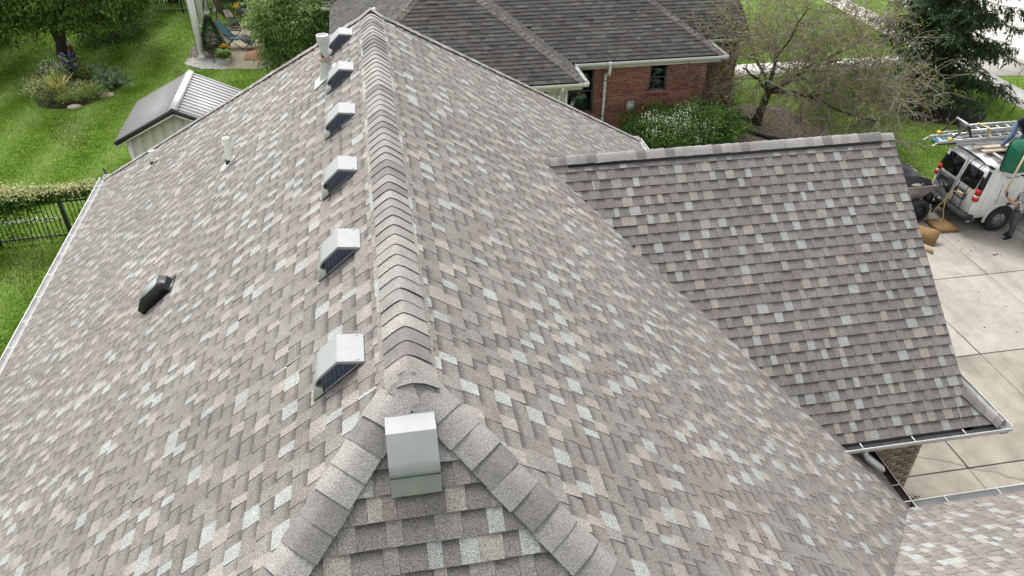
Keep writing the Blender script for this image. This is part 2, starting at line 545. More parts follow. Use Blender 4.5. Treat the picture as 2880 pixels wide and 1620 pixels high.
# ================================================================== ROOFING TOOL
def clip_poly(poly, half):
    """Sutherland-Hodgman against a convex polygon given as half planes (a,b,c): a*u+b*v<=c"""
    for a, b, c in half:
        out = []
        n = len(poly)
        if n == 0: return []
        for i in range(n):
            p, q = poly[i], poly[(i + 1) % n]
            dp, dq = a * p[0] + b * p[1] - c, a * q[0] + b * q[1] - c
            if dp <= 0: out.append(p)
            if (dp < 0 < dq) or (dq < 0 < dp):
                t = dp / (dp - dq)
                out.append((p[0] + t * (q[0] - p[0]), p[1] + t * (q[1] - p[1])))
        poly = out
    return poly

def halves(poly):
    hs = []
    cx = sum(p[0] for p in poly) / len(poly); cy = sum(p[1] for p in poly) / len(poly)
    for i in range(len(poly)):
        p, q = poly[i], poly[(i + 1) % len(poly)]
        a, b = q[1] - p[1], -(q[0] - p[0])
        c = a * p[0] + b * p[1]
        if a * cx + b * cy > c: a, b, c = -a, -b, -c
        hs.append((a, b, c))
    return hs

def img(p):
    d = Vector(p) - CAM_POS
    z = d.dot(_fw)
    if z < 0.1: return None
    return (1440 + FPX * d.dot(CR) / z, 810 - FPX * d.dot(CU) / z)

class Tabs:
    """collects shingle tabs of one house"""
    def __init__(self, rnd, light=()):
        self.list = []; self.r = rnd; self.light = light
    def face(self, O, U, V, poly, e, pick, wr, skip=None, lift=1.0, v0=0.0):
        O, U, V = Vector(O), Vector(U).normalized(), Vector(V).normalized()
        N = U.cross(V)
        if N.z < 0: N = -N
        hs = halves(poly)
        us = [p[0] for p in poly]; vs = [p[1] for p in poly]
        r = self.r
        prev = []
        v = v0
        vmax = max(vs)
        while v < vmax:
            u = min(us) - r.uniform(0, 0.5)
            row = clip_poly([(min(us), v), (max(us), v), (max(us), v + e), (min(us), v + e)], hs)
            if row:
                ua, ub = min(p[0] for p in row), max(p[0] for p in row)
                u = ua - r.uniform(0, 0.3)
                raised = r.random() < 0.5
                wob = r.uniform(-0.0015, 0.0015)
                cur = []
                while u < ub:
                    w = r.uniform(*wr) * (1.10 if not raised else .95)
                    if raised and r.random() < 0.04: w = 0.03
                    dr = r.uniform(-0.0025, 0.0025) + wob
                    vt = v + e * 1.04
                    q = clip_poly([(u, v + dr), (u + w - 0.0015, v + dr + r.uniform(-.001, .001)), (u + w - 0.0015, vt), (u, vt)], hs)
                    if len(q) >= 3:
                        cu = sum(p[0] for p in q) / len(q); cv = sum(p[1] for p in q) / len(q)
                        P = O + U * cu + V * cv
                        if not (skip and skip(P.x, P.y, P.z)):
                            mi, bandtop = pick(raised, r)
                            for tr_ in range(3):          # like colours do not run together from course to course
                                if mi in self.light and any(m_ == mi and min(b_, u + w) - max(a_, u) > .015 for a_, b_, m_ in prev): mi, bandtop = pick(raised, r)
                                else: break
                            cur.append((u, u + w, mi))
                            hl = (0.0125 if raised else 0.0080) * lift
                            curl = r.uniform(0, 0.006) * lift if r.random() < 0.04 else 0.0
                            top = []; bnd = []
                            for (pu, pv) in q:
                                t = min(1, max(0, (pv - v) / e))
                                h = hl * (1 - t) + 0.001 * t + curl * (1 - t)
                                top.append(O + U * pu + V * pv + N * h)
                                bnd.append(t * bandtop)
                            low = [O + U * pu + V * pv - N * 0.002 for pu, pv in q]
                            self.list.append((P, top, low, bnd, mi, N))
                    u += w
                    if raised: raised = r.random() < 0.10
                    else: raised = r.random() < 0.90
                prev = cur
            v += e
    def mesh(self, t, b, edge):
        P, top, low, bnd, mi, N = t
        n = len(top)
        base = len(b.v)
        # orientation
        nn = (top[1] - top[0]).cross(top[2] - top[1])
        order = list(range(n)) if nn.dot(N) > 0 else list(range(n - 1, -1, -1))
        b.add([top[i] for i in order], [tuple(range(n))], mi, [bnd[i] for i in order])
        for i in range(n):
            a, c = order[i], order[(i + 1) % n]
            b.add([top[a], low[a], low[c], top[c]], [(0, 1, 2, 3)], edge)

def inframe(P, m=0):
    q = img(P)
    return q is not None and -m < q[0] < 2880 + m and -m < q[1] < 1620 + m

def emit_tabs(T, mats, edge, roof, nsingle, hidden=None):
    """the 300 nearest tabs in view become objects of their own, the rest one joined part"""
    vis = [i for i, t in enumerate(T.list) if inframe(t[0]) and not (hidden and hidden(t[0]))]
    vis.sort(key=lambda i: (T.list[i][0] - CAM_POS).length)
    single = set(vis[:nsingle])
    field = MB()
    for i, t in enumerate(T.list):
        if i in single:
            b = MB(); T.mesh(t, b, edge)
            ms = [mats[t[4]], mats[edge]]
            b.m = [0 if x == t[4] else 1 for x in b.m]
            b.build("shingle", ms, roof)
        else:
            T.mesh(t, field, edge)
    o = field.build("shingles", mats, roof)
    o["kind"] = "stuff"
    return o

def cap_mesh(crest0, crest1, sa, sb, half, h0, h1, mat, parent, name, thick=0.004, round_=0.06, drop=0.016):
    """one bent cap shingle: crest0 = tucked-in end, crest1 = exposed butt end, sa/sb run down the two slopes"""
    c0, c1 = Vector(crest0), Vector(crest1)
    sa, sb = Vector(sa).normalized(), Vector(sb).normalized()
    up = -(sa + sb); up.normalize()
    ts = [-half, -half * .62, -round_, -round_ * .45, 0, round_ * .45, round_, half * .62, half]
    def row(c, h, th):
        out = []
        for t in ts:
            s = sa if t < 0 else sb
            q = c + s * abs(t)
            k = max(0.0, 1 - abs(t) / (round_ * 1.6))
            q = q - up * (drop * k * k)
            # lift along the local normal
            nrm = (up - s * up.dot(s)).normalized()
            w = 1 - k
            q = q + (nrm * w + up * k).normalized() * (h - th)
            out.append(q)
        return out
    b = MB()
    n = len(ts)
    t0, t1 = row(c0, h0, 0), row(c1, h1, 0)
    l0, l1 = row(c0, h0, thick), row(c1, h1, thick)
    b.add(t0 + t1, [(k, k + 1, n + k + 1, n + k) for k in range(n - 1)], 0)
    b.add(t1 + l1, [(k, k + 1, n + k + 1, n + k) for k in range(n - 1)], 1)
    b.add(t0 + l0, [(k, k + 1, n + k + 1, n + k) for k in range(n - 1)], 1)
    b.add([t0[0], t1[0], l1[0], l0[0]], [(0, 1, 2, 3)], 1)
    b.add([t0[-1], t1[-1], l1[-1], l0[-1]], [(0, 1, 2, 3)], 1)
    o = b.build(name, [mat, M['edge']], parent)
    return grp_smooth(o, 50)

def cap_run(P, Q, na, nb, e, half, parent, name, mats, seed, h=0.013, start=0.0, jitter=0.006, hl=None, drop=.014):
    """caps from P (first laid-over end, uppermost butt ends face Q) to Q"""
    P, Q = Vector(P), Vector(Q)
    d = (Q - P); Ln = d.length; d.normalize()
    def side(n):
        n = Vector(n).normalized(); s = n.cross(d).normalized()
        return s if s.z < 0 else -s
    sa, sb = side(na), side(nb)
    if sa.dot(sb) > 0.999: sb = -sa
    r = random.Random(seed)
    s = start; last = None
    while s < Ln - 0.02:
        j = Vector((r.uniform(-jitter, jitter), r.uniform(-jitter, jitter), 0))
        m = r.choice(mats)
        if r.random() < 0.12 and last: m = last
        last = m
        cap_mesh(P + d * max(0, s - 0.03) + j, P + d * min(Ln + 0.01, s + e) + j, sa, sb, half * r.uniform(.975, 1.02), 0.005 + (hl or 0), h + (hl or 0) + r.uniform(0, .003), m, parent, name, drop=drop)
        s += e

# ================================================================== NEAR HOUSE
house = thing("house", (0, 5, 0), "near house with grey and taupe shingle hip roof seen from above", "house")
def z_main(x, y):
    return HR - PT * abs(x)
def z_wing(x, y):
    return HW - PT * abs(y - YW) if x < XC else -99
def z_front(x, y):
    return ZE + PT * (Y3 - y) if y < Y3 + .01 else -99

# roof deck (under the shingles)
deck = MB()
def deck_poly(pts, t=0.06):
    deck.prism(pts, (0, 0, -t))
NEAR = -5.0
deck_poly([(0, 0, HR - .002), (0, L_, HR - .002), (-W_, L_ + W_, ZE - .002), (-W_, NEAR, ZE - .002), (NEAR, NEAR, HR + PT * NEAR - .002)])
deck_poly([(0, 0, HR - .002), (0, L_, HR - .002), (W_, L_ + W_, ZE - .002), (W_, NEAR, ZE - .002), (-NEAR, NEAR, HR + PT * NEAR - .002)])
deck_poly([(0, 0, HR - .003), (NEAR, NEAR, HR + PT * NEAR - .003), (-NEAR, NEAR, HR + PT * NEAR - .003)])
deck_poly([(0, L_, HR - .003), (W_, L_ + W_, ZE - .003), (-W_, L_ + W_, ZE - .003)])
deck_poly([(XV - .3, YW, HW - .002), (XE - .02, YW, HW - .002), (XE - .02, YWE, ZWE - .002), (XV - .3, YWE, ZWE - .002)])
deck_poly([(XV - .3, YW, HW - .003), (XE - .02, YW, HW - .003), (XE - .02, YW + WW, ZWE - .003), (XV - .3, YW + WW, ZWE - .003)])
deck_poly([(3.0, Y3, ZE - .003), (13.0, Y3, ZE - .003), (13.0, Y3 - 4.2, ZE + PT * 4.2 - .003), (3.0, Y3 - 4.2, ZE + PT * 4.2 - .003)])
deck_poly([(XC, YWE, ZWE - .003), (XC, YWE + 1.0, ZWE - .003), (XE - .03, YWE + 1.0, ZWE + PT * .39 - .003), (XE - .03, YWE + .388, ZWE + PT * .388 - .003)])
deck_poly([(XC, YWE, ZWE - .0035), (XE - .03, YWE + .41, ZWE + PT * .41 - .0035), (XE - .2, YWE + .3, ZWE + PT * .3 - .0035), (XE - .2, YWE, ZWE - .0035)])
roof = deck.build("roof", M['felt'], house)

TM = ['tab_mid', 'tab_mid2', 'tab_dark', 'tab_beige', 'tab_pale', 'tab_red', 'edge']
TMAT = [M[k] for k in TM]
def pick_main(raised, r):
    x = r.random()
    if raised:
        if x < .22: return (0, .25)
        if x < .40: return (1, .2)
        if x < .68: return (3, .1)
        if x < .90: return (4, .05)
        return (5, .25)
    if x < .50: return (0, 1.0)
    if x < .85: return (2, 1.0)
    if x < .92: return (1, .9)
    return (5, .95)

T = Tabs(random.Random(11), (3, 4, 5))
EXP = 0.143
VR = W_ * SL
NR = 3.4
TW = (0.075, 0.165)
def skip_right(x, y, z):
    if y < YW and z_wing(x, y) > z_main(x, y) + .05 and y > YWE - .01: return True
    if y > YW and z_wing(x, y) > z_main(x, y) + .05 and y < YW + WW: return True
    return y < Y3 and z_front(x, y) > z_main(x, y) + .05
main_poly = [(-NR, 0), (L_ + W_, 0), (L_, VR), (0, VR), (-NR, (W_ - NR) * SL)]
T.face((-W_, 0, ZE), (0, 1, 0), (1, 0, PT), main_poly, EXP, pick_main, TW)
T.face((W_, 0, ZE), (0, 1, 0), (-1, 0, PT), main_poly, EXP, pick_main, TW, skip_right)
v_lo = (W_ - NR) * SL
T.face((0, -W_, ZE), (1, 0, 0), (0, 1, PT), [(-NR, v_lo), (NR, v_lo), (0, VR)], EXP, pick_main, TW, v0=math.floor(v_lo / EXP) * EXP)
def skip_wing(x, y, z): return z_main(x, y) > z + .05
VW = WW * SL
T.face((0, YWE, ZWE), (1, 0, 0), (0, 1, PT), [(1.6, 0), (XE, 0), (XE, VW), (1.6, VW)], EXP, pick_main, TW, skip_wing)
T.face((0, YWE, ZWE), (1, 0, 0), (0, 1, PT), [(XE, 0), (XC, 0), (XE, .388 * SL)], EXP, pick_main, (.2, .3), skip_wing)
T.face((0, Y3, ZE), (1, 0, 0), (0, -1, PT), [(3.0, 0), (12.5, 0), (12.5, 4.6), (3.0, 4.6)], EXP, pick_main, TW, skip_wing)
def pick_ret(raised, r): return (1, .2) if r.random() < .5 else (0, .3)
T.face((XC, 0, ZWE), (0, 1, 0), (-1, 0, PT), [(YWE, 0), (YWE + 1.0, 0), (YWE + 1.0, .388 * SL), (YWE + .388, .388 * SL)], EXP, pick_ret, (0.2, 0.3))
# far hip face, out of sight from here
T.face((0, L_ + W_, ZE), (1, 0, 0), (0, -1, PT), [(-W_, 0), (W_, 0), (0, VR)], EXP, pick_main, (0.16, 0.4))
def hid_main(P):
    return P.y > 4 and P.x > 0 or P.y > L_ + 1
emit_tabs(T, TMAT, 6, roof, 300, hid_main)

# ---- ridge and hip caps
nL, nR = Vector((-PT, 0, 1)), Vector((PT, 0, 1))
nF, nB = Vector((0, -PT, 1)), Vector((0, PT, 1))
caps = [M['cap_a'], M['cap_b'], M['cap_a'], M['cap_c']]
# shingle strips left lying under the ridge caps
for sx in (-1, 1):
    b = MB(); r = random.Random(3 + sx); y = 0.0
    while y < L_ - .05:
        w = r.uniform(.12, .26)
        a0, a1 = .165, .212 + r.uniform(-.006, .006)
        y2 = min(L_, y + w)
        q = [Vector((sx * a / SL, yy, HR - PT * a / SL)) + Vector((sx * PT, 0, 1)).normalized() * h for a, yy, h in ((a0, y, .006), (a1, y, .016), (a1, y2 - .002, .016), (a0, y2 - .002, .006))]
        lo = [p - Vector((sx * PT, 0, 1)).normalized() * .01 for p in q]
        mi = r.choice((0, 0, 1, 3, 4))
        b.add(q, [(0, 1, 2, 3)], mi)
        for k in range(4):
            k2 = (k + 1) % 4
            b.add([q[k], lo[k], lo[k2], q[k2]], [(0, 1, 2, 3)], 6)
        y = y2
    b.build("ridge_strip", TMAT, roof)
cap_run((0, L_ + .03, HR + .016), (0, 0.0, HR + .016), nL, nR, EXP, 0.182, roof, "ridge_cap", [M['cap_a'], M['cap_c'], M['cap_a'], M['cap_b']], 21, h=0.012, drop=.018, jitter=.003)
e_h = 0.162
d45 = math.sqrt(2 + PT * PT)
for sx, seed in ((-1, 31), (1, 32)):
    h1 = 2.3
    cap_run((sx * .10, -.10, HR - PT * .10 + .022), (sx * h1, -h1, HR - PT * h1 + .022), nL if sx < 0 else nR, nF, e_h, 0.152, roof, "hip_cap", caps, seed, start=0.03)
    # the two far hips: laid from the eave up, seen edge on
    cap_run((sx * .06, L_ + .06, HR - PT * .06 + .02), (sx * W_, L_ + W_, ZE + .02), nL if sx < 0 else nR, nB, e_h, 0.15, roof, "hip_cap", caps, seed + 7, start=0.0)
# odd cut pieces where ridge and hips meet
def patch(pts, mat, lift, name="cut_cap"):
    b = MB(); ps = [Vector((x, y, z + lift)) for x, y, z in pts]
    lo = [p - Vector((0, 0, .006)) for p in ps]
    b.add(ps, [tuple(range(len(ps)))], 0)
    for k in range(len(ps)):
        k2 = (k + 1) % len(ps)
        b.add([ps[k], lo[k], lo[k2], ps[k2]], [(0, 1, 2, 3)], 1)
    b.build(name, [mat, M['edge']], roof)
def zz(x, y): return min(HR - PT * abs(x), HR + PT * min(y, 0))
def pp(l): return [(x, y, zz(x, y)) for x, y in l]
patch(pp([(-.16, .0), (-.005, -.02), (.05, -.17), (-.03, -.19), (-.12, -.10)]), M['cap_a'], .034)
patch(pp([(.16, .02), (.02, -.02), (-.01, -.15), (.06, -.185), (.14, -.10)]), M['cap_b'], .030)
b = MB(); rw = []
for yy, zs_, sk in ((.11, (-.098, -.034, .031, -.034, -.098), 0), (.02, (-.082, -.022, .024, -.022, -.080), .0), (-.085, (-.090, -.033, -.018, -.033, -.086), .01)):
    rw.append([Vector((x * (1 if yy > 0 else 1.06) + sk, yy - .01 * abs(x) * 10 * (yy < 0) * 0, HR + z)) for x, z in zip((-.152, -.07, 0, .07, .152), zs_)])
lo_ = [[q - Vector((0, 0, .006)) for q in rr_] for rr_ in rw]
for i in range(2):
    for k in range(4): b.quad(rw[i][k], rw[i][k + 1], rw[i + 1][k + 1], rw[i + 1][k], 0)
for k in range(4): b.quad(rw[2][k], rw[2][k + 1], lo_[2][k + 1], lo_[2][k], 1); b.quad(lo_[1][k], lo_[1][k + 1], lo_[2][k + 1], lo_[2][k], 1)
grp_smooth(b.build("cut_cap", [M['cap_a'], M['edge']], roof), 60)
patch([(-.16, L_ + .10, HR - .13), (-.145, L_ - .10, HR - .10), (0, L_ - .14, HR + .022), (.145, L_ - .10, HR - .10), (.16, L_ + .10, HR - .13), (0, L_ + .10, HR - .01)], M['cap_a'], .028)
# wing ridge: low caps at the ends, the raised ridge vent between
cap_run((XV + .0, YW, HW + .012), (XV + .38, YW, HW + .012), nF, nB, 0.125, 0.135, roof, "ridge_cap", caps, 41, drop=.016)
cap_run((XE + .01, YW, HW + .012), (XE - .22, YW, HW + .012), nF, nB, 0.24, 0.135, roof, "ridge_cap", [M['cap_c']], 42, drop=.016)
cap_run((XV + .36, YW, HW + .030), (XE - .21, YW, HW + .030), nF, nB, EXP, 0.152, roof, "ridge_cap", [M['cap_a'], M['cap_c'], M['cap_c'], M['cap_b']], 43, drop=.016)
b = MB()
for sy in (-1, 1):
    s = Vector((0, sy, -PT)).normalized(); n = Vector((0, sy * PT, 1)).normalized()
    A0 = Vector((XV + .37, YW, HW)); A1 = Vector((XE - .22, YW, HW))
    for a in (A0, A1): pass
    q = [A0 + s * .05 + n * .008, A1 + s * .05 + n * .008, A1 + s * .168 + n * .008, A0 + s * .168 + n * .008]
    b.prism(q, n * .013, 0)
    k = 0.0
    while k < (A1 - A0).length - .02:          # comb of the vent's outer edge
        c = A0 + Vector((1, 0, 0)) * (k + .01) + s * .172 + n * .016
        b.beam(c - n * .009, c + n * .004, .012, .012, up=(1, 0, 0), mi=1)
        k += .034
vent_strip = b.build("ridge_vent", [M['black_pl'], plain("vent_comb_grey", (.24, .24, .24), .6)], roof)
# return hip of the wing
cap_run((XE + .02, YWE + .37, ZWE + PT * .37 + .02), (XC, YWE, ZWE + .02), nF, nR, 0.17, 0.12, roof, "hip_cap", [M['cap_b'], M['cap_a']], 44)

# ---- gutters
def gutter(name, P, Q, n, zt, parent, capA=True, capB=True, w=.155, h=.115, hang=.72, h0=.3, inside=None, mat=None):
    P, Q, n = Vector((*P, zt)), Vector((*Q, zt)), Vector((*n, 0))
    d = (Q - P).normalized()
    prof = [(.0, .012), (.0, -h), (w * .68, -h), (w * .98, -h * .35), (w, 0), (w, .010), (w - .014, .010)]
    inn = [(.004, .012), (.004, -h + .006), (w * .66, -h + .006), (w * .94, -h * .35), (w - .006, 0), (w - .014, .004)]
    b = MB()
    def strip(pr, mi):
        a = [P + n * x + Vector((0, 0, z)) for x, z in pr]; c = [Q + n * x + Vector((0, 0, z)) for x, z in pr]
        m = len(pr)
        b.add(a + c, [(k, k + 1, m + k + 1, m + k) for k in range(m - 1)], mi)
    strip(prof, 0); strip(inn, 1)
    for e, on in ((P, capA), (Q, capB)):
        if on:
            b.add([e + n * x + Vector((0, 0, z)) for x, z in prof[:-1]], [tuple(range(len(prof) - 1))], 0)
    g = b.build(name, [mat or M['white'], inside or M['white_dirty']], parent)
    k = h0
    Ln = (Q - P).length
    while k < Ln - .1:
        hb = MB(); c = P + d * k
        hb.beam(c + n * .002 + Vector((0, 0, .002)), c + n * (w - .006) + Vector((0, 0, .004)), .015, .006)
        hb.beam(c + n * .004 + Vector((0, 0, .004)), c + n * .004 + Vector((0, 0, -.05)), .022, .006, up=n)
        hb.build("gutter_hanger", mat or M['white'], g)
        k += hang
    return g
ZG = ZE - .012
gutter("gutter", (-W_ + .005, -5), (-W_ + .005, L_ + W_ + .02), (-1, 0), ZG, house, capB=False, h0=.45)
gutter("gutter", (-W_ - .09, L_ + W_ - .01), (W_ + .09, L_ + W_ - .01), (0, 1), ZG, house)
gutter("gutter", (W_ - .03, YW + WW + .1), (W_ - .03, L_ + W_ + .02), (1, 0), ZG, house, capB=False)
gutter("gutter", (W_ - .02, Y3 - .02), (W_ - .02, YWE + .75), (1, 0), ZG, house, capA=False, inside=plain("gutter_rust_brown", (.085, .062, .052), .8, var=.3), hang=.62, h0=.42, mat=M['white_dirty'])
gutter("gutter", (W_ - .02, Y3 - .03), (12.6, Y3 - .03), (0, 1), ZG, house, capA=False, mat=M['white_dirty'], hang=.78, h0=.62)
ZGW = ZWE - .012
gw = gutter("gutter", (XV + WW - .02, YWE + .03), (XC + .10, YWE + .03), (0, -1), ZGW, house, inside=M['gut_in'], mat=M['white_dirty'], hang=.75, h0=.30)
gutter("gutter", (XC - .03, YWE - .09), (XC - .03, YWE + 1.0), (1, 0), ZGW, house, capA=False, mat=M['white_dirty'], h0=.28, hang=.8)
# wet leaf sludge in the wing gutter
sl = [(random.Random(i).uniform(XV + WW + .1, XC - .1), YWE - .05 + random.Random(i + 99).uniform(-.03, .03), ZGW - .10) for i in range(130)]
o = scatter_bits("gutter_debris", sl, .022, [plain("wet_leaf_sludge", (.05, .05, .05), .35), plain("pale_grit", (.32, .31, .30), .8), M['gut_in']], None, 'stuff', .6, 5)
o.parent = house; o.location = WLOC[o.name] - wloc(house)
# short downspout elbow from the wing gutter to the lower roof
b = MB()
px, py = 5.90, YWE - .05
b.tube([(px, py, ZGW - .09), (px, py, ZGW - .16), (px + .03, py - .02, ZGW - .22)], .036, 10, 0)
b.beam((px + .02, py - .02, ZGW - .20), (px + .26, py - .12, ZGW - .40), .085, .062, mi=0)
b.build("downspout", [M['white']], house)
# fascia and soffit boards
b = MB()
b.box((-W_ + .06, 4.4, ZE - .09), (.03, 18.8, .14)); b.box((W_ - .06, 11.6, ZE - .09), (.03, 4.0, .14))
b.box((0, L_ + W_ - .06, ZE - .09), (12.4, .03, .14)); b.box((6.65, YWE + .06, ZWE - .09), (2.3, .03, .14))
b.box((9.5, Y3 - .06, ZE - .09), (6.4, .03, .14)); b.box((W_ - .06, 2.47, ZE - .09), (.03, .62, .14))
b.build("fascia", plain("brown_fascia", (.10, .08, .07), .6), house)
b = MB()
b.box((-W_ + .3, 4.4, ZE - .17), (.55, 18.8, .02)); b.box((W_ - .3, 11.6, ZE - .17), (.55, 4.0, .02)); b.box((0, L_ + W_ - .3, ZE - .175), (12.4, .55, .02))
b.box((6.7, YWE + .3, ZWE - .17), (2.2, .5, .02))
b.build("soffit", M['white_dirty'], house)
# rake board under the wing's gable edge
b = MB()
b.beam((XE - .035, YWE + .42, ZWE + PT * .42 - .10), (XE - .035, YW, HW - .10), .02, .14)
b.beam((XE - .035, YW, HW - .10), (XE - .035, YW + WW, ZWE - .10), .02, .14)
b.build("rake_board", M['white_dirty'], house)

# ---- brick walls
XWALL, YWALL = 7.27, 3.27
walls = MB()
walls.box((0, 4.6, (ZE - .16) / 2), (11.7, 17.6, ZE - .16))
walls.box((6.2, 6.2, (ZWE - .2) / 2), (2 * (XWALL - .02 - 6.2), 2 * (6.2 - YWALL - .02), ZWE - .2))
# gable triangle
walls.prism([(XWALL - .025, YWALL + .03, ZWE - .2), (XWALL - .025, 2 * YW - YWALL - .03, ZWE - .2), (XWALL - .025, YW, HW - .35)], (-.15, 0, 0))
walls.box((9.5, -.6, (ZE - .16) / 2), (6.4, 4.0, ZE - .16))
wall = walls.build("wall", M['mortar_b'], house)
r = random.Random(5)
cz, row, nb = 0.04, 0, 0
rest = MB()
bw, bh = .194, .057
rows = []
while cz < ZWE - .26:
    rows.append((cz, row)); cz += .0677; row += 1
count = 0
for cz, row in reversed(rows):
    x = XWALL - (0.0 if row % 2 == 0 else bw / 2 + .005)
    if row % 2: 
        xs = [(XWALL - bw / 2 + .0, XWALL)]
    else: xs = []
    xe_ = XWALL if row % 2 == 0 else XWALL - bw / 2 - .0095
    while xe_ > 5.1:
        xs.append((xe_ - bw, xe_)); xe_ -= bw + .0095
    for a, c in xs:
        dy = r.uniform(-.003, .003)
        bb = MB() if count < 300 else rest
        bb.box(((a + c) / 2, YWALL + .02 + dy, cz + bh / 2), (c - a, .06, bh), r.randrange(4))
        if count < 300 and inframe(((a + c) / 2, YWALL, cz)):
            m_ = bb.m[0]; bb.m = [0] * 6
            bb.build("brick", [M['buff'][m_]], wall); count += 1
        elif count < 300:
            for k, f in enumerate(bb.f): pass
            rest.box(((a + c) / 2, YWALL + .02 + dy, cz + bh / 2), (c - a, .06, bh), bb.m[0])
if rest.v:
    rest.build("bricks", M['buff'], wall, kind='stuff')

# ================================================================== ON THE NEAR ROOF
def vent(label, A, d, w, width=.285, group="grey box vents along the ridge"):
    """A = upslope edge centre on the roof, d = downslope horizontal unit vector, w = sideways unit vector"""
    A, d, w = Vector(A), Vector(d), Vector(w)
    t = thing("roof_vent", A + d * .18 + Vector((0, 0, -PT * .18)), label, "roof vent", group)
    n = (d * PT + Vector((0, 0, 1))).normalized()
    def pt(a, z, s): return A + d * a + Vector((0, 0, z)) + w * (s * width / 2)
    prof = [(.0, .012), (.172, .034), (.296, -.078), (.320, -.106), (.328, -.132), (.320, -.156), (.300, -.166), (.285, -.164)]
    b = MB()
    a1 = [pt(a, z, -1) for a, z in prof]; a2 = [pt(a, z, 1) for a, z in prof]
    m = len(prof)
    off = Vector((0, 0, -.006))
    b.add(a1 + a2, [(k, k + 1, m + k + 1, m + k) for k in range(m - 1)])
    b.add([p + off for p in a1] + [p + off for p in a2], [(k, k + 1, m + k + 1, m + k) for k in range(m - 1)])
    for side, s in ((a1, -1), (a2, 1)):     # folded side lips
        lo = [p + Vector((0, 0, -.022)) if k < 5 else p + Vector((0, 0, .0)) - d * .018 for k, p in enumerate(side)]
        b.add(side + lo, [(k, k + 1, m + k + 1, m + k) for k in range(m - 1)])
    b.quad(a1[0], a2[0], a2[0] + Vector((0, 0, -.02)), a1[0] + Vector((0, 0, -.02)))
    grp_smooth(b.build("hood", M['vent_metal'], t), 30)
    for a_, s_ in ((.06, -.9), (.06, .9), (.30, -.9), (.30, .9)):
        sc_ = MB(); z_ = .012 + a_ * .1 if a_ < .17 else .03 - (a_ - .165) * .96
        sc_.ell(pt(a_, z_ + .003, s_), (.006, .006, .003), 6, 4); sc_.build("screw", M['galv'], t)
    f = MB()
    q = [A + d * a + Vector((0, 0, -PT * a)) + w * (s * (width / 2 + .0)) + n * .0135 for a, s in ((.02, -1), (.350, -1), (.350, 1), (.02, 1))]
    f.prism(q, n * .003); f.build("flange", M['vent_metal'], t)
    g = MB()
    for s in (-1, 1):
        ins = w * (-s * .014)
        def pz(a, z): return pt(a, z, s) + ins
        low = lambda a: pz(a, -PT * a + .022)
        top = lambda a: pz(a, .02 if a < .17 else .02 - (a - .17) * .93)
        al = [.03, .09, .17, .23, .285]
        for i in range(len(al) - 1):
            g.quad(low(al[i]), low(al[i + 1]), top(al[i + 1]), top(al[i]), 0)
        k = .045
        while k < .29:
            g.beam(low(k) + w * (s * .006), top(k) + w * (s * .006) + Vector((0, 0, -.006)), .007, .006, up=w, mi=1); k += .030
    q = [pt(.285, -.215, -1), pt(.285, -.215, 1), pt(.285, -.165, 1), pt(.285, -.165, -1)]
    g.quad(*q, 0)
    g.build("louver", [M['screen'], M['vent_dark']], t)
    return t
vx = -.272
ords = ["sixth and farthest grey box vent below the ridge, behind the galvanised flue", "fifth grey box vent from the front hip, just in front of the flue",
        "fourth grey box vent from the front hip along the ridge", "third grey box vent from the front hip along the ridge",
        "second grey box vent from the front hip along the ridge", "nearest grey box vent left of the ridge, next to where the hips meet"]
for yv, lb in zip((7.192, 5.818, 4.476, 3.131, 1.77, .382), ords):
    vent(lb, (vx, yv + .142, HR + PT * vx + .008), (-1, 0, 0), (0, 1, 0))
vent("grey box vent on the front hip face between the two hip cap rows", (-.022, -.203, HR - PT * .203 + .012), (0, -1, 0), (1, 0, 0))

def on_left(x): return HR + PT * x
# galvanised flue with storm collar and cap
fx, fy = -.63, 6.57
fz = on_left(fx)
t = thing("flue_pipe", (fx, fy, fz), "galvanised flue pipe with rusty streaks and round cap near the ridge", "flue")
MT = None
b = MB(); b.lathe([(.115, -.10), (.088, .04), (.070, .15), (.060, .20)], (fx, fy, fz), 20, caps=False)
n_ = Vector((-PT, 0, 1)).normalized()
q = [Vector((fx, fy, fz)) + Vector((1, 0, PT)).normalized() * a + Vector((0, 1, 0)) * c + n_ * .014 for a, c in ((-.22, -.16), (.16, -.16), (.16, .16), (-.22, .16))]
b.prism(q, n_ * .003); grp_smooth(b.build("flashing", M['galv'], t), 40)
b = MB(); b.lathe([(.052, .16), (.052, .40)], (fx, fy, fz), 20); grp_smooth(b.build("pipe", M['rust'], t), 40)
b = MB(); b.lathe([(.056, .245), (.092, .215), (.094, .205), (.060, .225)], (fx, fy, fz), 20, caps=False); grp_smooth(b.build("storm_collar", plain("rusty_collar", (.36, .25, .20), .7, var=.3, scale=20), t), 40)
b = MB(); b.lathe([(.058, .35), (.060, .40), (.068, .41), (.074, .43), (.074, .475), (.079, .48), (.079, .515), (.075, .52), (.062, .52), (.060, .505), (.0, .502)], (fx, fy, fz), 24, caps=False)
for k in range(6):
    a = k * math.pi / 3; b.box((fx + .076 * math.cos(a), fy + .076 * math.sin(a), fz + .450), (.02, .006, .05), rz=a + math.pi / 2)
grp_smooth(b.build("cap", M['galv'], t), 30)
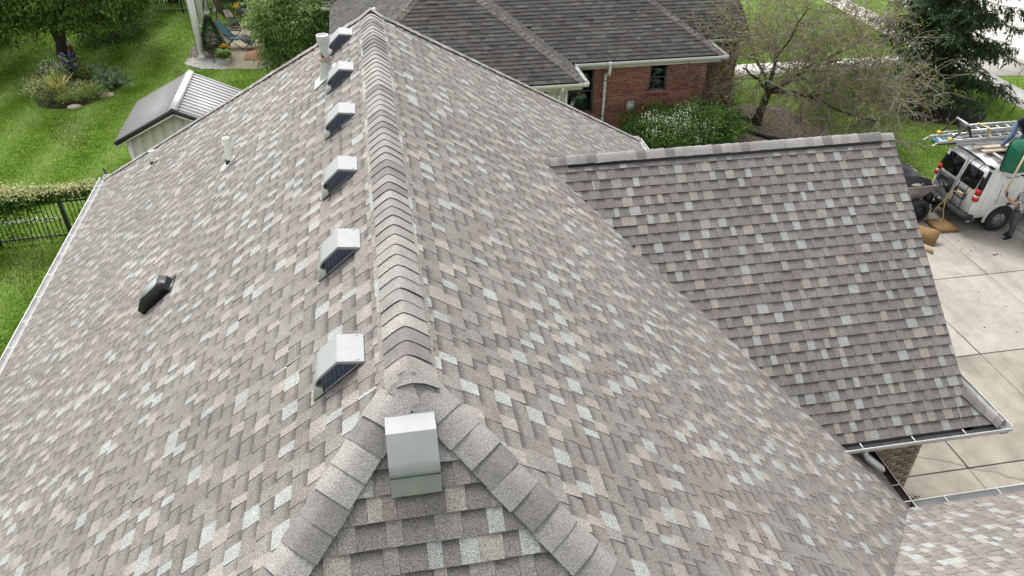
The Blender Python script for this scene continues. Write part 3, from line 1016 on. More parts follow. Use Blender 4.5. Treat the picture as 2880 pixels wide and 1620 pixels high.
# white plumbing vents
def stack(x, y, h, rad, label):
    z = on_left(x)
    t = thing("vent_pipe", (x, y, z), label, "vent pipe", "white plumbing vents on the left slope")
    b = MB(); b.lathe([(rad, .0), (rad, h), (rad * .86, h), (rad * .86, h - .06)], (x, y, z), 18, caps=False); grp_smooth(b.build("pipe", M['pvc'], t), 40)
    Mr = Vector((0, 0, 1)).rotation_difference(Vector((-PT * .5, 0, 1))).to_matrix()
    b = MB(); b.lathe([(rad * 1.6, -.035), (rad * 1.45, .01), (rad * 1.10, .036), (rad * 1.02, .052)], (x - .005, y, z), 18, M=Mr, caps=False); grp_smooth(b.build("rubber_boot", M['black_rub'], t), 40)
    n_ = Vector((-PT, 0, 1)).normalized(); u_ = Vector((1, 0, PT)).normalized()
    b = MB(); r0 = rad * 2.1
    ring = [Vector((x, y, z)) + u_ * (r0 * math.cos(k * math.pi / 9) * 1.15 - .02) + Vector((0, 1, 0)) * (r0 * math.sin(k * math.pi / 9)) + n_ * .0145 for k in range(18)]
    b.prism(ring, n_ * .004)
    q = [Vector((x, y, z)) + u_ * a + Vector((0, c, 0)) + n_ * .0130 for a, c in ((-.22, -.10), (.0, -.12), (.0, .12), (-.20, .09))]
    b.prism(q, n_ * .003); b.build("flashing", M['pvc'], t)
stack(-2.09, 6.75, .36, .048, "tall white plumbing vent pipe on the left roof slope")
stack(-4.28, 10.84, .25, .054, "short white plumbing vent pipe near the left hip edge")
# black exhaust hood
t = thing("exhaust_vent", (-2.75, 4.40, on_left(-2.75)), "black plastic exhaust hood on the left roof slope", "exhaust vent")
u_ = Vector((1, 0, PT)).normalized(); n_ = Vector((-PT, 0, 1)).normalized(); A = Vector((-2.70, 4.40, on_left(-2.70)))
def q_(a, c, h): return A + u_ * (a * .90) + Vector((0, c * .90, 0)) + n_ * (h * .95)
b = MB()
sec = [[q_(-.30, c * .155, h) for c, h in ((-1, .012), (1, .012), (.95, .095), (-.95, .095))],
       [q_(-.17, c * .150, h) for c, h in ((-1, .012), (1, .012), (.92, .160), (-.92, .160))],
       [q_(.13, c * .145, h) for c, h in ((-1, .012), (1, .012), (.92, .165), (-.92, .165))],
       [q_(.19, c * .140, h) for c, h in ((-1, .012), (1, .012), (.95, .090), (-.95, .090))]]
b.loft(sec, False); b.add(sec[-1], [(0, 1, 2, 3)])
b.build("hood", M['black_pl'], t)
b = MB(); b.prism([q_(a, c, .1665) for a, c in ((-.165, -.132), (.128, -.128), (.128, .128), (-.165, .132))], n_ * .003); b.build("top_plate", plain("grey_plastic_top", (.30, .32, .34), .4, var=.06), t)
b = MB(); b.prism([q_(a, c, .0125) for a, c in ((-.34, -.06), (.24, -.19), (.24, .19), (-.34, .19))], n_ * .002); b.add([q_(-.22, c * .13, h) for c, h in ((-1, .02), (1, .02), (1, .08), (-1, .08))], [(0, 1, 2, 3)]); b.build("flange", M['black_pl'], t)
# ================================================================== HOUSE BEHIND
nh = thing("brick_house", (5, 26, 0), "dark roofed red brick house standing behind the near roof", "house")
PN = .66
SN = math.sqrt(1 + PN * PN)
ZN = 2.75
XA, XB, YA, YB = -1.45, 6.12, 18.37, 20.03      # front projection: left eave, right eave, front eave ; right part eave
XR = 11.22
hx = (XB - XA) / 2; xm = (XA + XB) / 2           # projection ridge runs back from (xm, YA+hx)
ZR1 = ZN + PN * hx
hd = 4.6; YRB = YB + hd; ZR2 = ZN + PN * hd      # main ridge of the right part
nd = MB()
def ndp(pts): nd.prism(pts, (0, 0, -.06))
ndp([(XA, YA, ZN), (XB, YA, ZN), (xm, YA + hx, ZR1)])
ndp([(XA, YA, ZN), (xm, YA + hx, ZR1), (xm, YA + 11.5, ZR1), (XA, YA + 11.5, ZN)])
ndp([(XB, YA, ZN), (xm, YA + hx, ZR1), (xm, YA + 11.5, ZR1), (XB, YA + 11.5, ZN)])
ndp([(XB - 4.5, YB, ZN - .003), (XR, YB, ZN - .003), (XR - hd, YRB, ZR2), (XB - 4.5, YRB, ZR2)])
ndp([(XR, YB, ZN - .003), (XR - hd, YRB, ZR2), (XR, YRB + hd, ZN)])
ndp([(XB - 4.5, YRB + hd, ZN), (XR, YRB + hd, ZN), (XR - hd, YRB, ZR2), (XB - 4.5, YRB, ZR2)])
Y4 = 21.67
ndp([(XR - 2.0, Y4, ZN - .006), (12.9, Y4, ZN - .006), (12.9, Y4 + 3.0, ZN + PN * 3.0), (XR - 2.0, Y4 + 3.0, ZN + PN * 3.0)])
ndp([(12.9, Y4, ZN - .006), (12.9, Y4 + 3.0, ZN + PN * 3.0), (13.0, Y4 + 6.0, ZN)])
Y5 = 27.7
ndp([(-1.75, Y5, ZN), (0.0, Y5, ZN), (0.0, Y5 + 3, ZN + PN * 3), (-1.75, Y5 + 3, ZN + PN * 3)])
nroof = nd.build("roof", M['n_edge'], nh)
TN = Tabs(random.Random(23))
def pick_n(raised, r):
    x = r.random()
    if x < .50: return (0, .2)
    if x < .70: return (1, .2)
    if x < .88: return (2, .1)
    return (3, .2)
def zp1(x, y): return ZN + PN * min(x - XA, XB - x, y - YA)
def zp2(x, y): return ZN + PN * min(y - YB, XR - x, 99)
WN = (0.10, 0.42)
EN = .15
TN.face((0, YA, ZN), (1, 0, 0), (0, 1, PN), [(XA, 0), (XB, 0), (xm, hx * SN)], EN, pick_n, WN, lift=1.8)
TN.face((XB, 0, ZN), (0, 1, 0), (-1, 0, PN), [(YA, 0), (YA + 6, 0), (YA + 6, hx * SN), (YA + hx, hx * SN)], EN, pick_n, WN, lambda x, y, z: zp2(x, y) > z + .05 and y > YB, 1.8)
TN.face((XA, 0, ZN), (0, 1, 0), (1, 0, PN), [(YA, 0), (YA + 9.4, 0), (YA + 9.4, hx * SN), (YA + hx, hx * SN)], EN, pick_n, WN, None, 1.8)
TN.face((0, YB, ZN), (1, 0, 0), (0, 1, PN), [(XB - 4.4, 0), (XR, 0), (XR - hd, hd * SN), (XB - 4.4, hd * SN)], EN, pick_n, WN, lambda x, y, z: x < XB and zp1(x, y) > z + .05, 1.8)
TN.face((XR, 0, ZN), (0, 1, 0), (-1, 0, PN), [(YB, 0), (YRB + hd, 0), (YRB, hd * SN)], EN, pick_n, WN, None, 1.8)
TN.face((0, Y4, ZN - .003), (1, 0, 0), (0, 1, PN), [(XR - 2, 0), (12.9, 0), (12.9, 3 * SN), (XR - 2, 3 * SN)], EN, pick_n, WN, lambda x, y, z: x < XR and zp2(x, y) > z + .03, 1.8)
TN.face((0, Y5, ZN), (1, 0, 0), (0, 1, PN), [(-1.75, 0), (0, 0), (0, 3 * SN), (-1.75, 3 * SN)], EN, pick_n, WN, lambda x, y, z: x > XA and ZN + PN * (x - XA) > z + .05, 1.8)
NMAT = [M['n_mid'], M['n_dark'], M['n_light'], M['n_red'], M['n_edge']]
def hid_n(P):
    q = img(P)
    if q is None or q[1] < -5: return True
    u, v = q
    if u < 1046: return True
    lim = 28 + (u - 1046) * (392 - 30) / (1790 - 1046)
    return v > lim
emit_tabs(TN, NMAT, 4, nroof, 300, hid_n)
ncaps = [M['n_cap'], M['n_cap'], M['n_cap2']]
# hips of the house behind
nFn, nRn, nLn = Vector((0, -PN, 1)), Vector((PN, 0, 1)), Vector((-PN, 0, 1))
cap_run((xm, YA + hx, ZR1 + .01), (XB, YA, ZN + .01), nFn, nRn, .16, .17, nroof, "hip_cap", ncaps, 61)
cap_run((xm, YA + hx, ZR1 + .01), (XA, YA, ZN + .01), nFn, nLn, .16, .17, nroof, "hip_cap", ncaps, 62)
cap_run((XR - hd, YRB, ZR2 + .01), (XR, YB, ZN + .01), nFn, nRn, .16, .17, nroof, "hip_cap", ncaps, 63)
cap_run((xm, YA + 11.4, ZR1 + .01), (xm, YA + hx, ZR1 + .01), nLn, nRn, .16, .17, nroof, "ridge_cap", ncaps, 64)
# small white roof pipe near the left hip
b = MB(); b.lathe([(.05, -.1), (.05, .22)], (.15, 22.6, ZN + PN * (.15 - XA)), 14); b.build("vent_pipe", M['pvc'], nroof)
# gutters and downspouts
gutter("gutter", (XA - .05, YA + .03), (XB + .11, YA + .03), (0, -1), ZN - .015, nh, h0=50)
gutter("gutter", (XB - .03, YA - .08), (XB - .03, YB + .02), (1, 0), ZN - .015, nh, capA=False, hang=.8)
gutter("gutter", (XB + .1, YB + .03), (XR + .12, YB + .03), (0, -1), ZN - .015, nh, h0=50)
gutter("gutter", (XR - .03, YB - .08), (XR - .03, YRB + hd), (1, 0), ZN - .015, nh, capA=False, hang=.8)
gutter("gutter", (XR + .1, Y4 + .03), (13.0, Y4 + .03), (0, -1), ZN - .02, nh, h0=50)
gutter("gutter", (-1.8, Y5 + .03), (XA + .5, Y5 + .03), (0, -1), ZN - .015, nh, h0=50)
cream = plain("cream_trim", (.70, .68, .60), .5, var=.06)
b = MB()
b.box(((XB + XR) / 2, YB + .06, ZN - .15), (XR - XB - .1, .03, .17)); b.box((xm, YA + .06, ZN - .15), (XB - XA - .1, .03, .17)); b.box((XR - .06, 24, ZN - .15), (.03, 7.8, .17))
b.box((XB - .06, (YA + YB) / 2, ZN - .15), (.03, 1.6, .17)); pass
b.build("fascia", cream, nh)
b = MB(); b.box(((XB + XR) / 2, YB + .24, ZN - .235), (XR - XB - .1, .42, .015)); b.box((xm, YA + .24, ZN - .235), (XB - XA - .1, .42, .015)); b.build("soffit", cream, nh)
def spout(pts, rad, parent, mat):
    b = MB(); b.tube(pts, rad, 10)
    o = b.build("downspout", mat, parent); return grp_smooth(o, 40)
spout([(7.38, YB - .06, ZN - .02), (7.38, YB - .06, ZN - .30), (7.38, YB - .02, ZN - .42), (7.35, YB + .27, ZN - .52), (7.35, YB + .30, ZN - .62), (7.35, YB + .30, .55), (7.35, YB + .28, .25), (7.35, YB + .1, .12)], .050, nh, M['white'])
for z in (2.02, .80):
    b = MB(); b.lathe([(.056, -.012), (.056, .012)], (7.35, YB + .30, z), 12); b.build("spout_strap", M['dark_metal'], nh)
b = MB(); b.beam((5.44, YA - .06, ZN - .10), (5.44, YA - .04, ZN - .26), .075, .055); b.beam((5.44, YA - .04, ZN - .24), (5.42, YA + .30, ZN - .46), .075, .055); b.beam((5.42, YA + .31, ZN - .44), (5.42, YA + .31, .1), .075, .055, up=(0, 1, 0)); b.build("downspout", M['white'], nh)
spout([(-1.0, Y5 - .06, ZN - .05), (-1.05, Y5 - .04, ZN - .3), (-1.25, Y5 + .2, ZN - .55)], .05, nh, M['white'])
# walls: red brick part with two windows, sided projection
YWN = YB + .38
b = MB()
# brick backing with window openings
def wall_open(b, x0, x1, z0, z1, y, t, holes):
    xs = sorted({x0, x1, *[h[0] for h in holes], *[h[1] for h in holes]}); zs = sorted({z0, z1, *[h[2] for h in holes], *[h[3] for h in holes]})
    for i in range(len(xs) - 1):
        for j in range(len(zs) - 1):
            cx, cz = (xs[i] + xs[i + 1]) / 2, (zs[j] + zs[j + 1]) / 2
            if any(h[0] < cx < h[1] and h[2] < cz < h[3] for h in holes): continue
            b.box((cx, y + t / 2, cz), (xs[i + 1] - xs[i], t, zs[j + 1] - zs[j]))
W1 = (6.10, 7.02, .87, 2.40); W2 = (8.89, 9.51, 1.50, 2.42)
wall_open(b, 5.66, XR - .38, 0, ZN - .24, YWN, .2, [W1, W2])
b.box((XR - .48, 24.2, (ZN - .24) / 2), (.2, 7.6, ZN - .24)); b.box((8, 24.5, 1.2), (5, 6.6, 2.4))
pass
nwall = b.build("wall", M['mortar_l'], nh)
def brick_tex():
    m, nt, bs = new_mat("distant_brick")
    br = nt.nodes.new("ShaderNodeTexBrick"); br.inputs["Scale"].default_value = 1.0
    br.inputs["Brick Width"].default_value = .21; br.inputs["Row Height"].default_value = .0725; br.inputs["Mortar Size"].default_value = .007
    br.inputs["Color1"].default_value = (.27, .085, .055, 1); br.inputs["Color2"].default_value = (.18, .065, .05, 1); br.inputs["Mortar"].default_value = (.46, .40, .34, 1)
    mp = nt.nodes.new("ShaderNodeMapping"); mp.inputs["Rotation"].default_value = (R(90), 0, 0)
    nt.links.new(pos_node(nt), mp.inputs[0]); nt.links.new(mp.outputs[0], br.inputs["Vector"])
    nt.links.new(br.outputs[0], bs.inputs["Base Color"]); bs.inputs["Roughness"].default_value = .9
    return m
b = MB(); b.box((11.7, Y4 + 2.2, (ZN - .24) / 2), (2.0, 3.6, ZN - .24)); b.build("wall", brick_tex(), nh)
r = random.Random(9)
rest = MB(); cnt = 0
cz, row = .02, 0
brk = []
bw, bh = .196, .056
while cz + bh < ZN - .25:
    x = 5.66 - (bw + .015) * (.5 if row % 2 else 0)
    while x < XR - .40:
        x0, x1 = max(x, 5.66), min(x + bw, XR - .39)
        segs = [(x0, x1)]
        for h in (W1, W2):
            ns = []
            for a, c in segs:
                top = h[3]; bot = h[2] - (.11 if h is W2 else .0)
                if cz + bh > bot + .01 and cz < top - .01 and c > h[0] and a < h[1]:
                    if a < h[0] - .02: ns.append((a, h[0] - .004))
                    if c > h[1] + .02: ns.append((h[1] + .004, c))
                else: ns.append((a, c))
            segs = ns
        for a, c in segs:
            if c - a > .02: brk.append((a, c, cz))
        x += bw + .015
    cz += bh + .0165; row += 1
def brick_score(a):
    P = ((a[0] + a[1]) / 2, YWN, a[2])
    q = img(P)
    if q is None: return 9e9
    lim = 28 + (q[0] - 1046) * (392 - 30) / (1790 - 1046)
    hid = q[1] > lim or P[0] < 6.95 or P[2] < .5 or P[0] > 9.9
    return (1000 if hid else 0) + (Vector(P) - CAM_POS).length
brk.sort(key=brick_score)
for i, (a, c, z) in enumerate(brk):
    bb = MB() if i < 300 else rest
    mi = r.randrange(4)
    bb.box(((a + c) / 2, YWN - .002 + r.uniform(-.002, .002), z + bh / 2), (c - a, .022, bh), 0 if i < 300 else mi)
    if i < 300: bb.build("brick", [M['bricks'][mi]], nwall)
rest.build("bricks", M['bricks'], nwall, kind='stuff')
# rowlock sill under the small window
for k in range(9):
    bb = MB(); x = W2[0] + .005 + k * (W2[1] - W2[0]) / 9
    Mx = Matrix.Rotation(R(-12), 3, 'X')
    bb.box((x + .030, YWN - .03, W2[2] - .055), (.058, .11, .10), 0, M=Mx)
    bb.build("sill_brick", [M['bricks'][k % 4]], nwall)
# brick on the far return wall (gable end to the right, side on)
glassm = glass_mat("window_glass", (.62, .72, .70))
brownf = plain("brown_window_frame", (.135, .118, .108), .5, var=.1)
blindm = plain("blind_slat_white", (.55, .63, .61), .6, var=.05)
roomm = plain("dark_room", (.02, .028, .028), .9)
def window(par, x0, x1, z0, z1, y, blinds, bmat):
    wdw = MB()
    f = .045
    for a, c, d, e in ((x0, x0 + f, z0, z1), (x1 - f, x1, z0, z1), (x0 + f, x1 - f, z0, z0 + f), (x0 + f, x1 - f, z1 - f, z1)):
        wdw.box(((a + c) / 2, y + .04, (d + e) / 2), (c - a, .085, e - d))
    o = wdw.build("window", brownf, par)
    zm = (z0 + z1) / 2
    s = MB()
    for lo, hi, yy in ((z0 + f, zm + .02, y + .045), (zm - .02, z1 - f, y + .065)):
        for a, c, d, e in ((x0 + f, x0 + f + .03, lo, hi), (x1 - f - .03, x1 - f, lo, hi), (x0 + f + .03, x1 - f - .03, lo, lo + .032), (x0 + f + .03, x1 - f - .03, hi - .032, hi)):
            s.box(((a + c) / 2, yy, (d + e) / 2), (c - a, .022, e - d))
    s.build("sash", brownf, o)
    for lo, hi, yy in ((z0 + f + .03, zm - .012, y + .045), (zm + .012, z1 - f - .03, y + .065)):
        g = MB(); g.box(((x0 + x1) / 2, yy, (lo + hi) / 2), (x1 - x0 - 2 * f - .06, .004, hi - lo)); g.build("pane", glassm, o)
    if blinds:
        z = z0 + f + .02
        while z < z1 - f:
            g = MB(); Mx = Matrix.Rotation(R(48), 3, 'X')
            g.box(((x0 + x1) / 2, y + .085, z), (x1 - x0 - 2 * f - .02, .004, .040), 0, M=Mx); g.build("blind_slat", bmat, o); z += .034
    g = MB(); g.box(((x0 + x1) / 2, y + .125, (z0 + z1) / 2), (x1 - x0, .01, z1 - z0)); g.build("curtain", plain("blind_backing", (.16, .19, .185), .9) if blinds else plain("roller_shade", (.5, .6, .58), .9, var=.05), o)
    return o
window(nh, *W1, YWN + .01, True, blindm)
window(nh, *W2, YWN + .01, False, None)
# sided front projection
b = MB(); YS_ = YA + .36
wall_open(b, XA + .4, 5.66, 0, ZN - .24, YS_ + .02, .15, [(3.9, 5.05, .9, 2.40)])
b.box((5.58, (YS_ + YWN) / 2, 1.25), (.15, YWN - YS_, 2.5)); b.box((XA + .5, 23.5, 1.25), (.2, 9.5, 2.5)); b.box((-.9, Y5 + 1.9, 1.25), (1.3, 3.0, 2.5))
side = b.build("wall", cream, nh)
z = .1
while z < ZN - .26:
    for a, c in ((5.05, 5.66), (XA + .4, 3.9)):
        g = MB(); lo, hi = z, z + .125
        g.prism([(a, YS_ + .0, lo), (a, YS_ + .018, hi), (a, YS_ + .03, hi), (a, YS_ + .03, lo)], (c - a, 0, 0)); g.build("siding_board", cream, side)
    z += .12
window(nh, 3.9, 5.05, .9, 2.40, YS_ + .02, False, None)
b = MB(); b.box((5.655, YS_ + .0, 1.25), (.07, .06, 2.46)); b.build("corner_board", M['white'], nh)
# grey utility meter box on the brick wall
t = thing("meter_box", (8.29, YWN - .1, 1.0), "small grey utility meter box on the red brick wall", "meter box")
b = MB(); b.box((8.29, YWN - .075, 1.02), (.25, .12, .36)); b.prism([(8.16, YWN - .15, 1.20), (8.42, YWN - .15, 1.20), (8.42, YWN - .01, 1.24), (8.16, YWN - .01, 1.24)], (0, 0, .012)); b.build("box", M['galv'], t)
b = MB(); b.tube([(8.34, YWN - .06, .85), (8.34, YWN - .06, .05)], .025, 8); b.build("conduit", M['galv'], t)

# ================================================================== SHED
SX0, SX1, SXM, SY0, SY1 = -7.19, -3.80, -5.50, 17.75, 20.75
sh = thing("shed", (SXM, 19.4, 0), "small cream garden shed with grey ribbed metal roof", "shed")
shz, shr = 2.10, 2.92
panel = plain("shed_panel", (.74, .74, .62), .7, var=.06, scale=4)
b = MB()
b.box((SXM, 19.3, shz / 2 - .05), (2.9, 2.55, shz - .1))
b.prism([(-6.95, 18.02, shz - .12), (-4.05, 18.02, shz - .12), (SXM, 18.02, shr - .16)], (0, .1, 0))
w = b.build("wall", panel, sh)
for k in range(9):       # vertical groove boards of the gable
    x0 = -6.86 + k * .302; x1 = x0 + .292
    tp = lambda x: shr - .17 - abs(x - SXM) * (shr - shz) / 1.69
    g = MB(); g.prism([(x0, 18.0, .05), (x1, 18.0, .05), (x1, 18.0, tp(x1)), ((x0 + x1) / 2, 18.0, tp((x0 + x1) / 2)), (x0, 18.0, tp(x0))], (0, .02, 0)); g.build("siding_panel", panel, w)
b = MB(); b.box((-6.90, 17.985, 1.02), (.12, .05, 2.0)); b.box((-4.10, 17.985, 1.02), (.12, .05, 2.0)); b.build("corner_trim", M['white'], sh)
rm = plain("grey_metal_roofing", (.42, .41, .41), .5, metal=.1, var=.05, scale=3)
rmd = plain("dark_metal_trim", (.035, .032, .033), .45)
rml = plain("pale_metal_trim", (.50, .50, .51), .35, metal=.2, var=.04)
b = MB()
b.prism([(SX0, SY0, shz), (SX0, SY1, shz), (SXM, SY1, shr), (SXM, SY0, shr)], (0, 0, -.03)); b.prism([(SX1, SY0, shz), (SX1, SY1, shz), (SXM, SY1, shr), (SXM, SY0, shr)], (0, 0, -.03))
rf = b.build("roof", rm, sh)
for sx, xe in ((-1, SX0), (1, SX1)):
    for k in range(14):
        y = SY0 + .14 + k * .212
        g = MB(); g.beam((xe, y, shz + .012), (SXM + sx * .08, y, shr - .03 + .004), .030, .028); g.build("rib", rm, rf)
b = MB()
for sx, xe in ((-1, SX0), (1, SX1)):
    b.prism([(SXM + sx * .12, SY0 - .02, shr - .12 * .485 + .026), (SXM + sx * .12, SY1 + .02, shr - .12 * .485 + .026), (SXM, SY1 + .02, shr + .045), (SXM, SY0 - .02, shr + .045)], (0, 0, .012))
b.build("ridge_trim", rml, rf)
b = MB()
for sx, xe in ((-1, SX0), (1, SX1)):
    b.beam((xe, SY0 - .012, shz - .045), (SXM, SY0 - .012, shr - .045), .03, .115, up=(0, 0, 1))
b.build("rake_trim", rmd, rf)
b = MB()
for sx, xe in ((-1, SX0), (1, SX1)):
    b.beam((xe, SY0 + .012, shz - .135), (SXM, SY0 + .012, shr - .135), .03, .06, up=(0, 0, 1))
    b.beam((xe - sx * .0, SY0, shz - .05), (xe, SY1, shz - .05), .03, .07)
b.build("rake_board", M['white'], rf)

# ================================================================== FENCES
def iron_fence(name, label, x0, x1, y, h, post_at, spacing, single, mat, cat="fence", yslope=0.0):
    t = thing(name, ((x0 + x1) / 2, y, 0), label, cat)
    Y = lambda x: y + (x - x0) * yslope
    for p in post_at:
        b = MB(); b.box((p, Y(p), (h + .06) / 2), (.06, .06, h + .06)); b.box((p, Y(p), h + .07), (.075, .075, .025)); b.build("post", mat, t)
    for z in (.16, h - .20, h - .03):
        b = MB(); b.beam((x0, Y(x0), z), (x1, Y(x1), z), .03, .035); b.build("rail", mat, t)
    all_ = MB(); x = x0 + spacing / 2
    while x < x1:
        if all(abs(x - p) > .04 for p in post_at):
            b = MB() if single else all_
            b.box((x, Y(x), .06 + (h - .03 - .06) / 2), (.018, .018, h - .09))
            if single: b.build("picket", mat, t)
        x += spacing
    if not single:
        o = all_.build("pickets", mat, t); o["kind"] = "stuff"
    return t
fmat = plain("fence_black_paint", (.030, .032, .034), .45, var=.15)
iron_fence("iron_fence", "black iron picket fence with flowering vine beside the left gutter", -12.1, -6.4, 16.15, 1.34, [-12.04, -10.28, -8.52, -6.76], .112, True, fmat, yslope=.06)
iron_fence("iron_fence", "dark iron picket fence along the back of the garden", -22, -.5, 37.9, 1.5, [-21 + 2.4 * k for k in range(9)], .12, False, M['black_metal'])

# ================================================================== LEAVES AND PLANTS
def leaf_obj(name, C, D, N, Ln, Wd, mats, mi, parent, fold=.15, label=None, kind=None):
    C, D, N = [np.asarray(a, dtype=np.float32) for a in (C, D, N)]
    D = D / (np.linalg.norm(D, axis=1, keepdims=True) + 1e-9)
    S = np.cross(D, N); S /= (np.linalg.norm(S, axis=1, keepdims=True) + 1e-9)
    Nn = np.cross(S, D)
    Ln = np.asarray(Ln, dtype=np.float32)[:, None]; Wd = np.asarray(Wd, dtype=np.float32)[:, None]
    mid = C + D * Ln * .45
    V = np.stack([C, mid + S * Wd * .5 + Nn * Wd * fold, C + D * Ln - Nn * Ln * .08, mid - S * Wd * .5 + Nn * Wd * fold], axis=1).reshape(-1, 3)
    n = len(C)
    F = (np.arange(n)[:, None] * 4 + np.array([[0, 1, 2, 0, 2, 3]])).reshape(-1)
    o = np_mesh(name, V, F, np.full(2 * n, 3), mats, np.repeat(np.asarray(mi), 2), parent)
    if label: o["label"] = label
    if kind: o["kind"] = kind
    return o

def crown_pts(rs, center, radii, nclump, per, sig, shell=.55, droop=.5, zmin=None, lump=.25, flat=.6):
    """clumped leaves inside a lumpy ellipsoid: positions, directions, normals, clump centres"""
    c = np.array(center); rad = np.array(radii)
    d = rs.normal(size=(nclump, 3)); d /= np.linalg.norm(d, axis=1, keepdims=True)
    ph = rs.uniform(0, 6, 6)
    lum = 1 + lump * (np.sin(d[:, 0] * 4 + ph[0]) * np.sin(d[:, 1] * 4 + ph[1]) + .6 * np.sin(d[:, 2] * 6 + ph[2]))
    rr = (shell + (1 - shell) * rs.uniform(0, 1, nclump) ** .6) * lum
    cc = c + d * rad * rr[:, None]
    if zmin is not None:
        cc[:, 2] = np.maximum(cc[:, 2], zmin + rs.uniform(0, .4, nclump))
    out = (cc - c) / rad
    P = np.repeat(cc, per, axis=0) + rs.normal(size=(nclump * per, 3)) * sig * np.array([1, 1, flat])
    O = np.repeat(out, per, axis=0)
    D = O * .8 + rs.normal(size=P.shape) * .7 + np.array([0, 0, -droop])
    N = np.array([0, 0, 1.0]) + rs.normal(size=P.shape) * .45 + O * .35
    return P, D, N, cc

def branch_to(b, p0, p1, r0, r1, rnd, n=6, sag=.0, mi=0, segs=5, wob=.08):
    p0, p1 = Vector(p0), Vector(p1); L = (p1 - p0).length
    pts = []; rs_ = []
    for i in range(segs + 1):
        t = i / segs
        q = p0.lerp(p1, t) + Vector((rnd.uniform(-1, 1), rnd.uniform(-1, 1), rnd.uniform(-1, 1))) * (L * wob * math.sin(math.pi * t))
        q.z -= sag * L * t * (t - 1) * -1 if sag else 0
        pts.append(q); rs_.append(r0 * (1 - t) + r1 * t)
    b.tube(pts, rs_, n, mi, caps=False)

def bushy(name, label, cat, base, center, radii, nclump, per, sig, leaf, mats, seed, trunk_r=.05, nbr=14, droop=.4, shell=.5, group=None, bark='bark', weights=None, flat=.6, lump=.25, zmin=.05, wd=.45, flowers=None):
    rs = np.random.RandomState(seed); rnd = random.Random(seed)
    t = thing(name, (base[0], base[1], 0), label, cat, group)
    P, D, N, cc = crown_pts(rs, center, radii, nclump, per, sig, shell, droop, zmin, lump, flat)
    n = len(P)
    mi = rs.choice(len(mats), n, p=weights)
    leaf_obj("crown", P, D, N, leaf * rs.uniform(.6, 1.3, n), leaf * wd * rs.uniform(.7, 1.3, n), mats, mi, t)
    b = MB()
    for k in range(nbr):
        q = cc[rnd.randrange(len(cc))]
        st = Vector((base[0] + rnd.uniform(-1, 1) * trunk_r * 2, base[1] + rnd.uniform(-1, 1) * trunk_r * 2, 0))
        branch_to(b, st, q, trunk_r * rnd.uniform(.5, .9), .006, rnd, 5)
    b.build("trunk" if trunk_r > .08 else "stems", M[bark], t)
    if flowers:
        fn, fsz, fm, fsel = flowers
        cf = cc[[i for i in range(len(cc)) if fsel(cc[i])]]
        if len(cf):
            if fn == 900: cf = cf[rs.permutation(len(cf))[:34]]
            idx = rs.randint(0, len(cf), fn)
            FP = cf[idx] + rs.normal(size=(fn, 3)) * np.array([sig, sig, sig * .6]) + np.array([0, -.04, .07])
            FD = rs.normal(size=(fn, 3)); FN = np.array([0, -.3, 1.0]) + rs.normal(size=(fn, 3)) * .4
            leaf_obj("blossom", FP, FD, FN, fsz * rs.uniform(.6, 1.3, fn), fsz * rs.uniform(.6, 1.2, fn), [fm], np.zeros(fn, int), t)
    return t, cc

M['lf_dark'] = leaf_mat("leaf_dark_green", (.026, .066, .013), (.050, .112, .022))
M['lf_mid'] = leaf_mat("leaf_mid_green", (.070, .160, .024), (.125, .235, .042))
M['lf_light'] = leaf_mat("leaf_light_green", (.165, .280, .055), (.245, .350, .085))
M['lf_yel'] = leaf_mat("leaf_yellow_green", (.270, .270, .050), (.340, .300, .070))
M['lf_lilac'] = leaf_mat("leaf_sage_green", (.210, .310, .100), (.340, .440, .170))
M['lf_blue'] = leaf_mat("leaf_blue_green", (.130, .220, .120), (.220, .310, .190))
M['lf_cream'] = leaf_mat("leaf_cream_yellow", (.58, .52, .17), (.72, .66, .30), .2)
M['fl_white'] = leaf_mat("petal_white", (.66, .66, .55), (.78, .78, .70), .2)
M['fl_cream'] = leaf_mat("petal_cream", (.46, .45, .20), (.66, .63, .36), .2)
M['fl_yel'] = leaf_mat("petal_yellow", (.75, .42, .02), (.80, .55, .04), .2)
M['needle'] = leaf_mat("spruce_needles", (.018, .045, .016), (.040, .085, .026), .1)
M['needle2'] = leaf_mat("spruce_needles_light", (.045, .095, .030), (.075, .140, .040), .1)
M['needle_brown'] = leaf_mat("spruce_needles_brown", (.055, .040, .025), (.075, .060, .030), .1)

# ---- big broadleaf tree at the top left
rs = np.random.RandomState(4); rnd = random.Random(4)
t = thing("maple_tree", (-13.1, 32.5, 0), "large broadleaf tree with drooping green branches at the garden corner", "tree")
Ps = []; Ds = []; Ns = []; ccs = []
for ctr, rad, nc in (((-13.2, 32.6, 5.4), (4.2, 3.6, 4.2), 560), ((-11.3, 31.4, 2.5), (1.9, 1.6, 1.5), 190), ((-14.8, 30.6, 2.3), (1.9, 1.5, 1.3), 190), ((-12.7, 30.9, 2.75), (1.9, 1.3, 1.2), 170), ((-16.5, 31.0, 2.6), (1.8, 1.6, 1.6), 160), ((-10.2, 32.8, 2.7), (1.3, 1.5, 1.3), 120)):
    P, D, N, cc = crown_pts(rs, ctr, rad, int(nc * .8), 52, .21, .6, .75, .9, .2, .5)
    Ps.append(P); Ds.append(D); Ns.append(N); ccs.append(cc)
P, D, N, cc = np.concatenate(Ps), np.concatenate(Ds), np.concatenate(Ns), np.concatenate(ccs)
n = len(P)
leaf_obj("crown", P, D, N, .15 * rs.uniform(.6, 1.3, n), .075 * rs.uniform(.7, 1.3, n), [M['lf_mid'], M['lf_dark'], M['lf_light'], M['lf_yel']], rs.choice(4, n, p=[.50, .14, .31, .05]), t)
b = MB()
